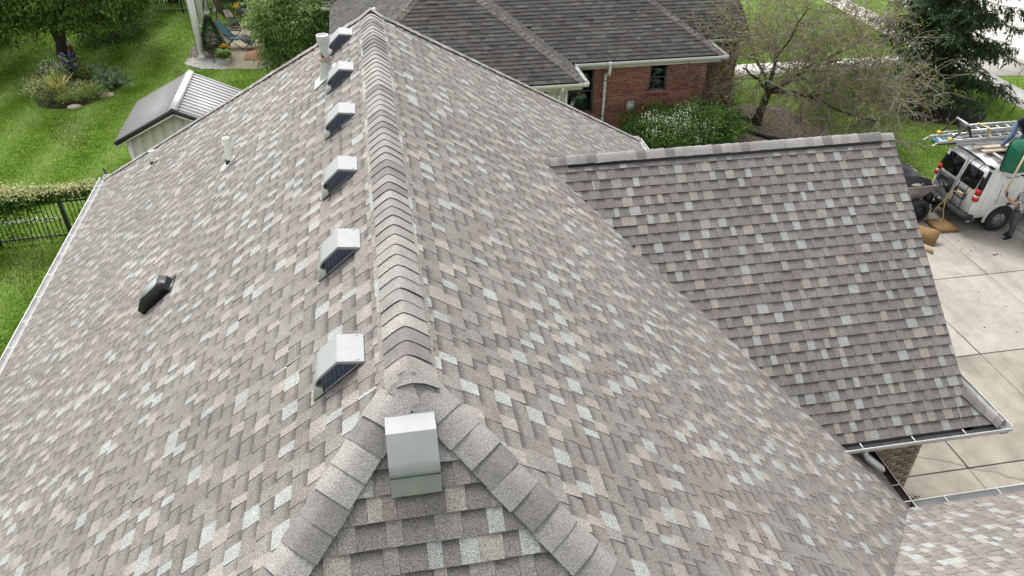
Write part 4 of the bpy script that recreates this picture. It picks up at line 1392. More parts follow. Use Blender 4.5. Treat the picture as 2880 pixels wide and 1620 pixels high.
b.tube([(-13.15, 32.5, -.05), (-13.1, 32.5, .5), (-13.2, 32.45, 1.6), (-13.1, 32.4, 3.2), (-13.2, 32.4, 6)], [.22, .16, .14, .12, .06], 10)
b.tube([(-12.95, 32.45, .2), (-12.75, 32.4, 1.2), (-12.4, 32.2, 2.4), (-11.8, 32.0, 3.6)], [.11, .09, .07, .04], 8)
for k in range(60):
    q = cc[rnd.randrange(len(cc))]
    branch_to(b, (-13.15 + rnd.uniform(-.1, .1), 32.4, rnd.uniform(1.6, 4.5)), q, .05, .008, rnd, 5)
b.build("trunk", M['bark'], t)
# dark shrubs below and beside it
bushy("shrub", "dark rounded shrub right of the big tree's trunk", "shrub", (-11.2, 33.6), (-11.2, 33.6, .75), (1.5, 1.7, .85), 150, 34, .2, .10, [M['lf_dark'], M['lf_mid'], M['lf_yel']], 41, weights=[.80, .18, .02], group="shrubs under the big tree")
bushy("shrub", "low dark shrub at the lawn edge nearest the back fence", "shrub", (-10.6, 35.6), (-10.6, 35.6, .6), (1.1, 1.3, .75), 110, 30, .2, .09, [M['lf_dark'], M['lf_mid'], M['lf_yel']], 42, weights=[.70, .25, .05], group="shrubs under the big tree")
bushy("shrub", "dark shrub between the tree trunk and the left picture edge", "shrub", (-16.2, 34.2), (-16.0, 33.8, 1.1), (2.4, 1.6, 1.2), 190, 30, .25, .11, [M['lf_dark'], M['lf_mid'], M['lf_light']], 43, weights=[.5, .35, .15], group="shrubs under the big tree")
# hedge of dark evergreens behind the back fence
EVG = ['leftmost', 'second from the left', 'third from the left', 'just left of the white pergola posts', 'directly behind the white pergola posts', "behind the patio's planter", 'behind the pale green bush', 'rightmost, hidden by the house roof']
for k in range(8):
    x = -21.5 + k * 2.9
    bushy("evergreen", "tall dark evergreen behind the back fence, " + EVG[k], "evergreen", (x, 40.2), (x, 40.2, 2.6), (1.75, 1.2, 2.9), 150, 24, .30, .22, [M['lf_dark'], M['needle']], 300 + k, trunk_r=.12, nbr=6, group="evergreens behind the back fence", lump=.12)
# ---- willow-leaved bush between the patio and the near roof
bushy("lilac_bush", "tall pale green leafy bush behind the near roof's left hip", "bush", (-3.2, 28.6), (-2.95, 28.5, 2.05), (1.6, 1.3, 1.75), 620, 44, .19, .16, [M['lf_lilac'], M['lf_mid'], M['lf_light'], M['lf_dark']], 51, trunk_r=.06, nbr=26, droop=.65, weights=[.55, .10, .32, .03], wd=.36, lump=.2)
# ---- white flowering bush in front of the brick wall
bushy("flowering_bush", "broad dark green bush with white blossom in front of the brick wall", "bush", (9.75, 18.75), (9.75, 18.75, .72), (2.0, 1.15, .95), 620, 44, .15, .085, [M['lf_mid'], M['lf_dark'], M['lf_light']], 52, nbr=16, weights=[.50, .38, .12], lump=.16,
      flowers=(900, .040, M['fl_white'], lambda c: c[0] < 10.1 and c[2] > .45 and (8.6 < c[0] < 9.9 or c[2] > 1.1) and c[1] < 19.2))
bushy("shrub", "small green shrub beside the foot of the white downspout", "shrub", (7.75, 18.9), (7.75, 18.8, .5), (.55, .5, .6), 60, 30, .13, .07, [M['lf_mid'], M['lf_dark']], 53, nbr=8, weights=[.5, .5])
# ---- leafy clump beside the shed
bushy("garden_plant", "leafy green plants around a dark stake at the shed corner", "plant", (-7.75, 17.9), (-7.75, 17.75, .45), (.65, .85, .5), 80, 22, .14, .10, [M['lf_mid'], M['lf_light'], M['lf_blue']], 54, nbr=14, weights=[.45, .25, .3])
t = thing("garden_stake", (-7.75, 18.2, 0), "dark green garden stake standing in the plants by the shed", "stake")
b = MB(); b.tube([(-7.72, 18.2, 0), (-7.9, 18.35, 1.05)], .03, 8); b.build("pole", plain("dark_green_paint", (.02, .05, .045), .5), t)
b = MB(); b.tube([(-7.9, 18.35, 1.04), (-7.91, 18.355, 1.09)], [.034, .01], 8); b.build("tip", plain("dark_green_tip", (.02, .05, .045), .5), t)
# ---- vine on the near fence
rs = np.random.RandomState(8)
t = thing("clematis_vine", (-9.8, 16.2, 0), "clematis vine with pale yellow blossom draped over the near fence", "vine")
n = 17000
x = rs.uniform(-12.3, -6.9, n) ; w = np.clip((-8.0 - x) / 3.2, 0.12, 1)
z = 1.46 - np.abs(rs.normal(size=n)) * .42 * w + rs.normal(size=n) * .05
P = np.stack([x, 16.15 + (x + 12.1) * .06 + rs.normal(size=n) * .24 * (.35 + w * .65), np.maximum(z, .25)], 1)
leaf_obj("foliage", P, rs.normal(size=(n, 3)) + np.array([0, -.3, -.3]), rs.normal(size=(n, 3)) * .6 + np.array([0, -.4, 1]), .085 * rs.uniform(.6, 1.3, n), .055 * rs.uniform(.6, 1.3, n), [M['lf_mid'], M['lf_dark'], M['lf_light']], rs.choice(3, n, p=[.5, .30, .20]), t)
n = 8500
x = rs.uniform(-12.3, -6.9, n); w = np.clip((-8.0 - x) / 3.2, 0.15, 1)
P = np.stack([x, 16.10 + (x + 12.1) * .06 + rs.normal(size=n) * .24 * (.35 + w * .65), 1.52 + rs.normal(size=n) * .10 * (.4 + w) + .08 * w * np.sin(x * 3)], 1)
leaf_obj("blossom", P, rs.normal(size=(n, 3)), rs.normal(size=(n, 3)) * .4 + np.array([0, -.3, 1]), .055 * rs.uniform(.6, 1.3, n), .045 * rs.uniform(.6, 1.3, n), [M['fl_cream'], M['lf_light']], rs.choice(2, n, p=[.74, .26]), t)
b = MB(); rnd = random.Random(3)
for k in range(9):
    xx = -12 + k * .5
    branch_to(b, (xx, 16.2, 0), (xx + rnd.uniform(-.3, .3), 16.2 + .06 * (xx + 12), 1.25), .012, .006, rnd, 4)
b.build("stems", M['bark'], t)
# tangle of pale hose in the grass behind the fence
t = thing("garden_hose", (-10.2, 17.4, 0), "pale tangled garden hose lying in the grass behind the fence", "hose")
b = MB(); pts = []
for k in range(70):
    a = k * .55
    pts.append((-11.2 + k * .028 + .16 * math.cos(a), 17.5 + .13 * math.sin(a * 1.1) + .05 * math.sin(k), .05 + .03 * math.sin(k * 1.7)))
b.tube(pts, .012, 6); grp_smooth(b.build("hose", plain("pale_hose", (.50, .50, .47), .5), t))
b = MB(); b.lathe([(.016, 0), (.020, .03), (.012, .09)], pts[-1], 8); b.build("nozzle", M['black_pl'], t)
# ================================================================== GARDEN BED
b = MB(); r = random.Random(2)
ring = [(-11.4 + 1.5 * math.cos(a) * (1 + .05 * math.sin(3 * a)), 28.2 + 2.15 * math.sin(a)) for a in [k * math.pi / 18 for k in range(36)]]
b.add([(x, y, .012) for x, y in ring] + [(-11.4, 28.2, .10)], [(k, (k + 1) % 36, 36) for k in range(36)]); b.build("flower_bed", M['soil'], kind='structure')
def stone(label, x, y, s, mat, seed):
    rr = random.Random(seed); bb = MB()
    bb.ell((x, y, .05), (s, s * .6, .10), 10, 6, 0, .12, rr); bb.build("edge_stone", mat, None, False, label, "stone", "stones edging the flower bed")
pale_st = plain("pale_stone", (.48, .42, .33), .9, var=.2, scale=10, bmp=.5)
pink_st = plain("pink_stone", (.40, .31, .27), .9, var=.3, scale=10, bmp=.5)
stone("flat pale edging stone at the front of the flower bed", -10.95, 26.0, .26, pale_st, 1)
stone("pinkish edging stone at the right side of the flower bed", -10.1, 27.0, .32, pink_st, 2)
stone("grey edging stone behind the hosta at the bed's right end", -9.85, 28.3, .22, pink_st, 3)

def blades(name, x, y, n, ln, wd, mats, seed, parent, spread=1.0, z0=.08, stiff=.4):
    rs = np.random.RandomState(seed); V = []; F = []; mi = []; sz = []
    for k in range(n):
        a = rs.uniform(0, 2 * math.pi); tilt = rs.uniform(.1, 1.25) * spread
        L = ln * rs.uniform(.7, 1.15); d = np.array([math.cos(a), math.sin(a), 0]); s = np.array([-math.sin(a), math.cos(a), 0])
        p = np.array([x, y, z0]) + d * rs.uniform(0, .06); base = len(V)
        segs = 4
        for i in range(segs + 1):
            t = i / segs; w = wd * (1 - t ** 1.6) * .5 + .002
            th = tilt * (.55 + stiff * t)
            if i > 0: p = p + (d * math.sin(th) + np.array([0, 0, math.cos(th)])) * (L / segs)
            V.append(p - s * w); V.append(p + s * w)
        for i in range(segs):
            F += [base + 2 * i, base + 2 * i + 1, base + 2 * i + 3, base + 2 * i + 2]; sz.append(4); mi.append(rs.randint(len(mats)))
    return np_mesh(name, V, F, sz, mats, mi, parent)
t = thing("yucca", (-11.75, 27.25, 0), "spiky yellow striped yucca at the front of the flower bed", "plant")
blades("leaves", -11.75, 27.25, 110, .95, .085, [M['lf_cream'], M['lf_cream'], M['lf_light']], 5, t, 1.0)
b = MB(); b.ell((-11.75, 27.25, .08), (.10, .10, .10)); b.build("crown", M['bark'], t)
t = thing("yucca", (-11.75, 29.35, 0), "smaller yellow yucca behind the blue bottle tree", "plant")
blades("leaves", -11.75, 29.35, 34, .85, .06, [M['lf_cream'], M['lf_light']], 6, t, .6)
b = MB(); b.ell((-11.75, 29.35, .08), (.08, .08, .08)); b.build("crown", M['bark'], t)
LFG = "low plants in the flower bed"
bushy("phlox", "white flowering phlox left of the bottle tree", "plant", (-12.35, 29.2), (-12.35, 29.2, .38), (.62, .55, .35), 60, 26, .10, .09, [M['lf_light'], M['lf_light']], 71, nbr=8, flowers=(420, .06, M['fl_white'], lambda c: c[2] > .3), group=LFG)
bushy("variegated_shrub", "cream edged low shrub at the left end of the flower bed", "plant", (-12.5, 27.9), (-12.5, 27.7, .28), (.55, 1.05, .30), 90, 26, .10, .08, [M['lf_light'], M['fl_cream'], M['lf_mid']], 72, nbr=8, weights=[.4, .5, .1], group=LFG)
bushy("variegated_shrub", "cream edged low shrub right of the front yucca", "plant", (-11.0, 27.2), (-10.95, 27.2, .22), (.75, .75, .28), 80, 26, .10, .08, [M['lf_light'], M['fl_cream'], M['lf_mid']], 73, nbr=8, weights=[.5, .4, .1], group=LFG)
bushy("sedum", "dull red brown low plant at the bed's front left edge", "plant", (-11.9, 26.4), (-11.95, 26.45, .14), (.55, .4, .18), 36, 24, .09, .06, [M['lf_mid'], M['needle_brown'], M['lf_light']], 74, nbr=6, weights=[.3, .35, .35], group=LFG)
bushy("ground_cover", "bright green low plant at the bed's front edge", "plant", (-11.2, 26.4), (-11.1, 26.4, .12), (.65, .45, .16), 50, 24, .09, .07, [M['lf_light'], M['lf_yel']], 75, nbr=6, weights=[.8, .2], group=LFG)
bushy("ground_cover", "green mat of low leaves along the bed's right front", "plant", (-10.45, 26.9), (-10.4, 26.85, .15), (.5, .5, .18), 40, 24, .09, .06, [M['lf_mid'], M['lf_light'], M['fl_yel']], 76, nbr=6, weights=[.3, .66, .04], group=LFG)
bushy("perennial", "loose green perennial right of the bottle tree", "plant", (-11.0, 29.1), (-10.9, 29.1, .38), (.65, .7, .38), 60, 24, .13, .08, [M['lf_mid'], M['lf_yel'], M['lf_light']], 77, nbr=10, weights=[.4, .2, .4], group=LFG)
bushy("hosta", "blue green broad leaved hosta at the bed's right end", "plant", (-10.2, 28.0), (-10.2, 28.0, .18), (.62, .75, .16), 30, 12, .12, .24, [M['lf_blue'], M['lf_blue'], M['lf_light']], 78, nbr=5, weights=[.5, .35, .15], wd=.6, group=LFG)
# blue bottle tree
t = thing("bottle_tree", (-11.7, 29.05, 0), "bottle tree of cobalt blue bottles in the flower bed", "garden ornament")
b = MB(); b.tube([(-11.7, 29.05, 0), (-11.7, 29.05, .95)], .018, 8)
bl, nt_, bs = new_mat("cobalt_glass"); bs.inputs["Base Color"].default_value = (.012, .016, .11, 1); bs.inputs["Roughness"].default_value = .08; bs.inputs["Specular IOR Level"].default_value = .8
M['cobalt'] = bl
rr = random.Random(12)
bot = []
for lv, z in enumerate((.34, .60, .84)):
    for k in range(4):
        a = k * math.pi / 2 + (.0 if lv != 1 else .25)
        d = Vector((math.cos(a) * .75, math.sin(a) * .75, .66)).normalized()
        p = Vector((-11.7, 29.05, z)); b.tube([p, p + d * .22], .008, 5)
        bot.append((p + d * .09, d))
b.build("frame", M['black_metal'], t)
for p, d in bot:
    Mr = Vector((0, 0, 1)).rotation_difference(d).to_matrix()
    g = MB(); g.lathe([(.018, 0), (.020, .06), (.046, .12), (.048, .29), (.040, .31), (.0, .305)], p, 12, M=Mr, caps=False); grp_smooth(g.build("bottle", M['cobalt'], t), 40)
# small garden figure under the tree
t = thing("garden_figure", (-12.6, 32.0, 0), "small red and white garden figure in front of the tree trunk", "garden ornament")
b = MB(); b.lathe([(.0, 0), (.11, .0), (.13, .10), (.11, .24), (.07, .34), (.0, .35)], (-12.6, 32.0, .16), 12); grp_smooth(b.build("body", plain("dull_red", (.16, .03, .026), .6), t))
b = MB(); b.ell((-12.6, 31.98, .55), (.065, .065, .08), 10, 7); b.lathe([(.07, .0), (.0, .17)], (-12.6, 31.99, .59), 10); grp_smooth(b.build("head", plain("figure_white", (.55, .53, .50), .6), t))
b = MB(); b.lathe([(.13, 0), (.11, .16)], (-12.6, 32.0, 0.0), 10); b.build("pedestal", M['bark'], t)
o = MB(); o.ell((-12.95, 31.85, .12), (.13, .10, .14), 10, 7, 0, .1, random.Random(4)); grp_smooth(o.build("white_stone", plain("white_stone", (.55, .53, .5), .8), None, False, "small white stone beside the garden figure", "stone"))

# ================================================================== PATIO
sheet("patio", [(-5.95, 29.30), (-3.0, 28.9), (-3.0, 36.3), (-5.1, 36.0), (-6.3, 35.7), (-6.65, 35.2), (-6.1, 32.0)], .04, M['conc_patio'], thick=.038)
def inpoly(x, y, poly):
    c = False; n = len(poly)
    for i in range(n):
        x1, y1 = poly[i]; x2, y2 = poly[(i + 1) % n]
        if (y1 > y) != (y2 > y) and x < (x2 - x1) * (y - y1) / (y2 - y1) + x1: c = not c
    return c
GP = [(-7.75, 30.2), (-7.0, 29.55), (-5.97, 29.32), (-6.1, 32.0), (-6.68, 35.2), (-7.3, 35.3), (-7.75, 33.0)]
sheet("gravel_bed", GP, .012, plain("gravel_base", (.22, .19, .17), .95, var=.35, scale=18, bmp=.6))
rr = random.Random(8); wp, bp = [], []
while len(wp) + len(bp) < 3600:
    x, y = rr.uniform(-7.8, -5.9), rr.uniform(29.3, 35.3)
    if inpoly(x, y, GP):
        (wp if (y < 30.75 + rr.gauss(0, .25)) else bp).append((x, y, .012))
while len(wp) < 1500:
    x, y = rr.uniform(-7.8, -5.9), rr.uniform(29.3, 30.9)
    if inpoly(x, y, GP): wp.append((x, y, .012))
scatter_bits("white_gravel", wp, .040, [plain("white_pebble", (.66, .65, .62), .8), plain("white_pebble_b", (.50, .49, .46), .8)], "white stone chips around the white post's foot", 'stuff', .7, 3)
scatter_bits("brown_gravel", bp, .040, [plain("brown_pebble", (.24, .20, .17), .9), plain("pink_pebble", (.33, .28, .25), .9), plain("grey_pebble", (.20, .19, .185), .9)], "brown pebbles in the bed beside the patio", 'stuff', .7, 4)
t = thing("pergola", (-7.4, 34.0, 0), "white pergola with thick square posts beside the patio", "pergola")
for x, y in ((-7.12, 30.85), (-7.68, 35.25), (-7.85, 37.45), (-7.45, 37.75)):
    wd = .235 if y < 37.6 else .14
    b = MB(); b.box((x, y, 1.5), (wd, wd, 3.0)); b.box((x, y, .10), (wd + .05, wd + .05, .20)); b.build("post", plain("white_post_paint", (.78, .78, .76), .4, var=.03), t)
b = MB(); b.beam((-7.05, 30.2, 3.1), (-7.95, 38.2, 3.1), .2, .25); b.build("beam", M['white'], t)
for k in range(9):
    y = 30.6 + k * .9
    b = MB(); b.beam((-8.4, y, 3.28), (-4.4, y, 3.28), .06, .16); b.build("rafter", M['white'], t)
b = MB(); b.beam((-4.9, 30.2, 3.1), (-4.9, 38.2, 3.1), .2, .25); b.build("beam", M['white'], t)
# reclining chair, teal sling on a black folding frame
t = thing("recliner_chair", (-5.95, 32.0, 0.04), "teal reclining patio chair with black folding frame", "chair")
teal = plain("teal_sling", (.012, .075, .095), .7, var=.15)
c0 = Vector((-5.95, 32.05, .04)); fw_ = Vector((.86, -.20, 0)).normalized(); sd_ = Vector((-fw_.y, fw_.x, 0))
def rp(f, s, z): return c0 + fw_ * f + sd_ * s + Vector((0, 0, z))
def slab(pts_f, s0, s1, mat, name, th=.02):
    g = MB(); a = [rp(f, s0, z) for f, z in pts_f]; c = [rp(f, s1, z) for f, z in pts_f]; m = len(a)
    g.add(a + c, [(k, k + 1, m + k + 1, m + k) for k in range(m - 1)])
    g.add([p - Vector((0, 0, th)) for p in a + c], [(k, k + 1, m + k + 1, m + k) for k in range(m - 1)]); g.build(name, mat, t)
slab([(-.62, 1.12), (-.45, .92), (-.22, .62), (-.05, .42)], -.26, .26, teal, "backrest")
slab([(-.05, .42), (.2, .40), (.42, .46)], -.26, .26, teal, "seat")
slab([(.44, .46), (.62, .36), (.86, .18)], -.26, .26, M['black_pl'], "footrest")
for s in (-1, 1):
    g = MB(); g.tube([rp(-.64, s * .29, 1.14), rp(-.05, s * .29, .42), rp(.43, s * .29, .47), rp(.9, s * .29, .15)], .016, 6)
    g.tube([rp(-.35, s * .31, .0), rp(.30, s * .31, .62)], .015, 6); g.tube([rp(.50, s * .31, .0), rp(-.25, s * .31, .60)], .015, 6); g.build("frame_side", M['black_metal'], t)
    g = MB(); g.beam(rp(-.28, s * .33, .63), rp(.28, s * .33, .63), .05, .03); g.build("armrest", M['black_pl'], t)
g = MB(); g.tube([rp(-.35, -.31, .01), rp(-.35, .31, .01)], .015, 6); g.tube([rp(.50, -.31, .01), rp(.50, .31, .01)], .015, 6); g.build("foot_bar", M['black_metal'], t)
# round metal table on a brown mat
b = MB(); b.prism([(-5.37, 30.15, .045), (-3.9, 30.05, .045), (-3.9, 31.75, .045), (-5.40, 31.80, .045)], (0, 0, .008)); b.build("outdoor_mat", plain("rust_brown_mat", (.26, .145, .085), .9, var=.12, scale=30), None, False, "rust brown outdoor mat under the round metal table", "mat")
def round_table(x, y, rad, h, label):
    t = thing("round_table", (x, y, .05), label, "table")
    g = MB(); g.lathe([(rad, h - .025), (rad + .01, h - .012), (rad, h), (rad - .03, h), (rad - .03, h - .02)], (x, y, .05), 28, caps=False); g.lathe([(rad - .02, h - .014), (.0, h - .012)], (x, y, .05), 28, caps=False); g.build("table_top", plain("dark_mesh_top", (.045, .04, .038), .5, var=.3, scale=60), t)
    for k in range(4):
        a = k * math.pi / 2 + .5
        g = MB(); g.tube([(x + rad * .55 * math.cos(a), y + rad * .55 * math.sin(a), .05 + h - .03), (x + rad * .35 * math.cos(a), y + rad * .35 * math.sin(a), .4), (x + rad * .72 * math.cos(a), y + rad * .72 * math.sin(a), .055)], .013, 6); g.build("leg", M['black_metal'], t)
round_table(-4.45, 31.25, .62, .72, "round dark metal mesh table standing on the brown mat")
def metal_chair(x, y, a, label):
    t = thing("metal_chair", (x, y, .05), label, "chair", "dark metal patio chairs")
    d = Vector((math.cos(a), math.sin(a), 0)); s = Vector((-d.y, d.x, 0)); c = Vector((x, y, .05))
    g = MB(); g.lathe([(.22, .43), (.23, .445), (.0, .45)], c, 18, caps=False); g.build("seat", M['dark_metal'], t)
    g = MB(); g.tube([c - d * .2 + s * .2 + Vector((0, 0, .44)), c - d * .27 + s * .2 + Vector((0, 0, .75)), c - d * .29 + Vector((0, 0, .93)), c - d * .27 - s * .2 + Vector((0, 0, .75)), c - d * .2 - s * .2 + Vector((0, 0, .44))], .013, 6)
    for q in (-.1, 0, .1): g.tube([c - d * .2 + s * q + Vector((0, 0, .45)), c - d * .28 + s * q + Vector((0, 0, .86))], .007, 5)
    g.build("backrest", M['black_metal'], t)
    for i, j in ((1, 1), (1, -1), (-1, 1), (-1, -1)):
        g = MB(); g.tube([c + d * (.15 * i) + s * (.15 * j) + Vector((0, 0, .43)), c + d * (.2 * i) + s * (.2 * j) + Vector((0, 0, .0))], .012, 6); g.build("leg", M['black_metal'], t)
metal_chair(-5.05, 32.0, -.6, "dark metal chair drawn up to the round table")
metal_chair(-4.75, 34.3, .3, "dark metal chair beside the glass side table at the patio's back")
t = thing("side_table", (-4.5, 35.2, .04), "small glass topped side table at the back of the patio", "table")
g = MB(); g.box((-4.5, 35.2, .55), (.85, .55, .02)); g.build("table_top", plain("frosted_glass_top", (.42, .47, .47), .25, var=.04), t)
for i, j in ((1, 1), (1, -1), (-1, 1), (-1, -1)):
    g = MB(); g.beam((-4.5 + .36 * i, 35.2 + .22 * j, .04), (-4.5 + .36 * i, 35.2 + .22 * j, .54), .025, .025, up=(0, 1, 0)); g.build("leg", M['black_metal'], t)
# trough planter on curled iron legs
t = thing("trough_planter", (-5.65, 35.35, .04), "grey metal trough planter on curled iron legs with yellow flowers", "planter")
g = MB(); 
secs = [[(-5.65 + sx * w, 35.35 + sy * .16, z) for sx, sy in ((-1, -1), (1, -1), (1, 1), (-1, 1))] for w, z in ((.34, .52), (.42, .86))]
g.loft(secs, True); g.build("trough", plain("grey_zinc", (.20, .205, .21), .5, metal=.3, var=.15), t)
for sx in (-1, 0, 1):
    g = MB(); g.tube([(-5.65 + sx * .26, 35.30, .52), (-5.65 + sx * .34, 35.2, .28), (-5.65 + sx * .42 + .02, 35.15, .08), (-5.65 + sx * .50, 35.15, .06), (-5.65 + sx * .52, 35.15, .14)], .014, 6); g.build("leg", M['black_metal'], t)
rs = np.random.RandomState(3); n = 260
P = np.array([-5.65, 35.33, .9]) + rs.normal(size=(n, 3)) * np.array([.2, .08, .07])
leaf_obj("plants", P, rs.normal(size=(n, 3)) + [0, 0, .3], rs.normal(size=(n, 3)) + [0, 0, .8], .12 * rs.uniform(.6, 1.3, n), .06 * rs.uniform(.6, 1.3, n), [M['lf_dark'], M['lf_blue'], M['lf_mid']], rs.randint(0, 3, n), t)
n = 70; P = np.array([-6.02, 35.28, .93]) + rs.normal(size=(n, 3)) * np.array([.08, .05, .05])
leaf_obj("blossom", P, rs.normal(size=(n, 3)), rs.normal(size=(n, 3)) + [0, -.3, 1], np.full(n, .10), np.full(n, .06), [M['fl_yel']], np.zeros(n, int), t)
# garden swing with a dark A frame and a brown fabric seat
t = thing("garden_swing", (-6.7, 35.6, .0), "garden swing with dark A-frame and brown fabric seat", "swing")
for (ax, ay), feet in (((-7.35, 36.4), ((-7.75, 35.1), (-6.9, 37.4))), ((-6.6, 34.6), ((-6.95, 33.7), (-5.95, 34.85)))):
    for fx_, fy_ in feet:
        g = MB(); g.tube([(fx_, fy_, .0), (ax, ay, 2.05)], .028, 8); g.build("leg", M['dark_metal'], t)
g = MB(); g.tube([(-7.35, 36.4, 2.05), (-6.6, 34.6, 2.05)], .03, 8); g.build("top_bar", M['dark_metal'], t)
brownfab = plain("brown_sling", (.15, .12, .10), .85, var=.12)
g = MB(); A0, A1 = Vector((-7.2, 36.1, 0)), Vector((-6.65, 34.8, 0)); ou = Vector((.92, .38, 0))
g.add([A0 + ou * .0 + Vector((0, 0, 1.15)), A1 + ou * .0 + Vector((0, 0, 1.15)), A1 + ou * .12 + Vector((0, 0, .55)), A0 + ou * .12 + Vector((0, 0, .55)), A1 + ou * .62 + Vector((0, 0, .50)), A0 + ou * .62 + Vector((0, 0, .50))], [(0, 1, 2, 3), (3, 2, 4, 5)])
g.add([v + Vector((-.02, -.01, -.03)) for v in (A0 + Vector((0, 0, 1.15)), A1 + Vector((0, 0, 1.15)), A1 + ou * .12 + Vector((0, 0, .55)), A0 + ou * .12 + Vector((0, 0, .55)), A1 + ou * .62 + Vector((0, 0, .50)), A0 + ou * .62 + Vector((0, 0, .50)))], [(0, 1, 2, 3), (3, 2, 4, 5)])
g.build("seat", brownfab, t)
for A_ in (A0, A1):
    g = MB(); g.tube([A_ + ou * .3 + Vector((0, 0, .5)), A_ + ou * .05 + Vector((0, 0, 2.04))], .010, 5); g.tube([A_ + Vector((0, 0, 1.1)), A_ + ou * .05 + Vector((0, 0, 2.04))], .010, 5); g.build("hanger", M['dark_metal'], t)
# potted plants by the post
terra = plain("tan_clay_pot", (.30, .22, .16), .8, var=.12)
def pot(label, x, y, prof, mat, name="plant_pot"):
    t = thing(name, (x, y, .01), label, "potted plant", "pots beside the white post")
    g = MB(); g.lathe(prof, (x, y, .01), 20, caps=False); grp_smooth(g.build("pot", mat, t), 40)
    g = MB(); g.lathe([(prof[-1][0] * .9, prof[-1][1] - .03), (0, prof[-1][1] - .02)], (x, y, .01), 16, caps=False); g.build("compost", M['soil'], t)
    return t
t = pot("dwarf spruce in a wide tan pot behind the white post", -6.62, 31.0, [(.20, 0), (.30, .30), (.34, .34), (.34, .40)], terra)
rs = np.random.RandomState(6); n = 4200; zz_ = rs.uniform(0, 1, n) ** 1.3; a = rs.uniform(0, 6.283, n); rad = (.50 * (1 - zz_) ** .75 + .03) * rs.uniform(.6, 1.05, n)
P = np.stack([-6.62 + rad * np.cos(a), 31.0 + rad * np.sin(a), .34 + zz_ * 1.35], 1)
leaf_obj("foliage", P, np.stack([np.cos(a), np.sin(a), np.full(n, .25)], 1) + rs.normal(size=(n, 3)) * .4, rs.normal(size=(n, 3)) + [0, 0, 1], .09 * rs.uniform(.6, 1.3, n), .03 * rs.uniform(.7, 1.4, n), [M['needle'], M['needle2'], M['lf_dark']], rs.choice(3, n, p=[.5, .25, .25]), t)
t = pot("yellow marigolds in a round tan pot beside the patio edge", -6.15, 30.65, [(.13, 0), (.2, .22), (.225, .26), (.22, .30)], terra)
n = 420; P = np.array([-6.15, 30.65, .40]) + rs.normal(size=(n, 3)) * np.array([.15, .13, .08])
leaf_obj("foliage", P, rs.normal(size=(n, 3)) + [0, 0, .2], rs.normal(size=(n, 3)) + [0, 0, 1], .10 * rs.uniform(.6, 1.3, n), .04 * rs.uniform(.7, 1.4, n), [M['lf_mid'], M['lf_dark']], rs.randint(0, 2, n), t)
n = 90; cl = np.array([[-6.28, 30.6, .55], [-6.18, 30.62, .58], [-6.08, 30.6, .54], [-6.22, 30.72, .56], [-6.0, 30.66, .5]])
P = cl[rs.randint(0, 5, n)] + rs.normal(size=(n, 3)) * .03
leaf_obj("blossom", P, rs.normal(size=(n, 3)), rs.normal(size=(n, 3)) + [0, -.3, 1], np.full(n, .08), np.full(n, .06), [M['fl_yel']], np.zeros(n, int), t)
t = pot("bright green hosta in a round galvanised tub at the patio corner", -6.12, 30.02, [(.21, 0), (.235, .05), (.24, .25), (.25, .27), (.245, .29)], M['galv'])
n = 110; a = rs.uniform(0, 6.283, n); P = np.stack([-6.12 + .07 * np.cos(a), 30.02 + .07 * np.sin(a), .32 + rs.uniform(0, .22, n)], 1)
leaf_obj("foliage", P, np.stack([np.cos(a), np.sin(a), rs.uniform(-.3, .5, n)], 1), np.stack([np.cos(a) * .3, np.sin(a) * .3, np.ones(n)], 1), .30 * rs.uniform(.7, 1.2, n), .12 * rs.uniform(.7, 1.2, n), [M['lf_light'], M['lf_mid']], rs.choice(2, n, p=[.7, .3]), t)
t = pot("pale succulent in a low pot beside the swing", -6.25, 35.0, [(.16, 0), (.22, .14), (.22, .18)], terra)
n = 120; P = np.array([-6.25, 35.0, .28]) + rs.normal(size=(n, 3)) * np.array([.14, .12, .09])
leaf_obj("foliage", P, rs.normal(size=(n, 3)) + [0, 0, .3], rs.normal(size=(n, 3)) + [0, 0, 1], np.full(n, .16), np.full(n, .06), [plain("pale_succulent", (.22, .29, .27), .7)], np.zeros(n, int), t)
for i, (x, y, lb) in enumerate(((-7.35, 31.15, "thin black plant hook left of the white post"), (-6.55, 30.2, "thin black plant hook in front of the tan pot"))):
    t = thing("plant_hook", (x, y, 0), lb, "plant hook", "black plant hooks")
    g = MB(); g.tube([(x, y, 0), (x, y, .95), (x + .03, y, 1.03), (x + .10, y, 1.05), (x + .15, y, 1.0)], .012, 6); g.build("rod", M['black_metal'], t)
    g = MB(); g.box((x, y, .02), (.12, .03, .015)); g.build("spike_foot", M['black_metal'], t)

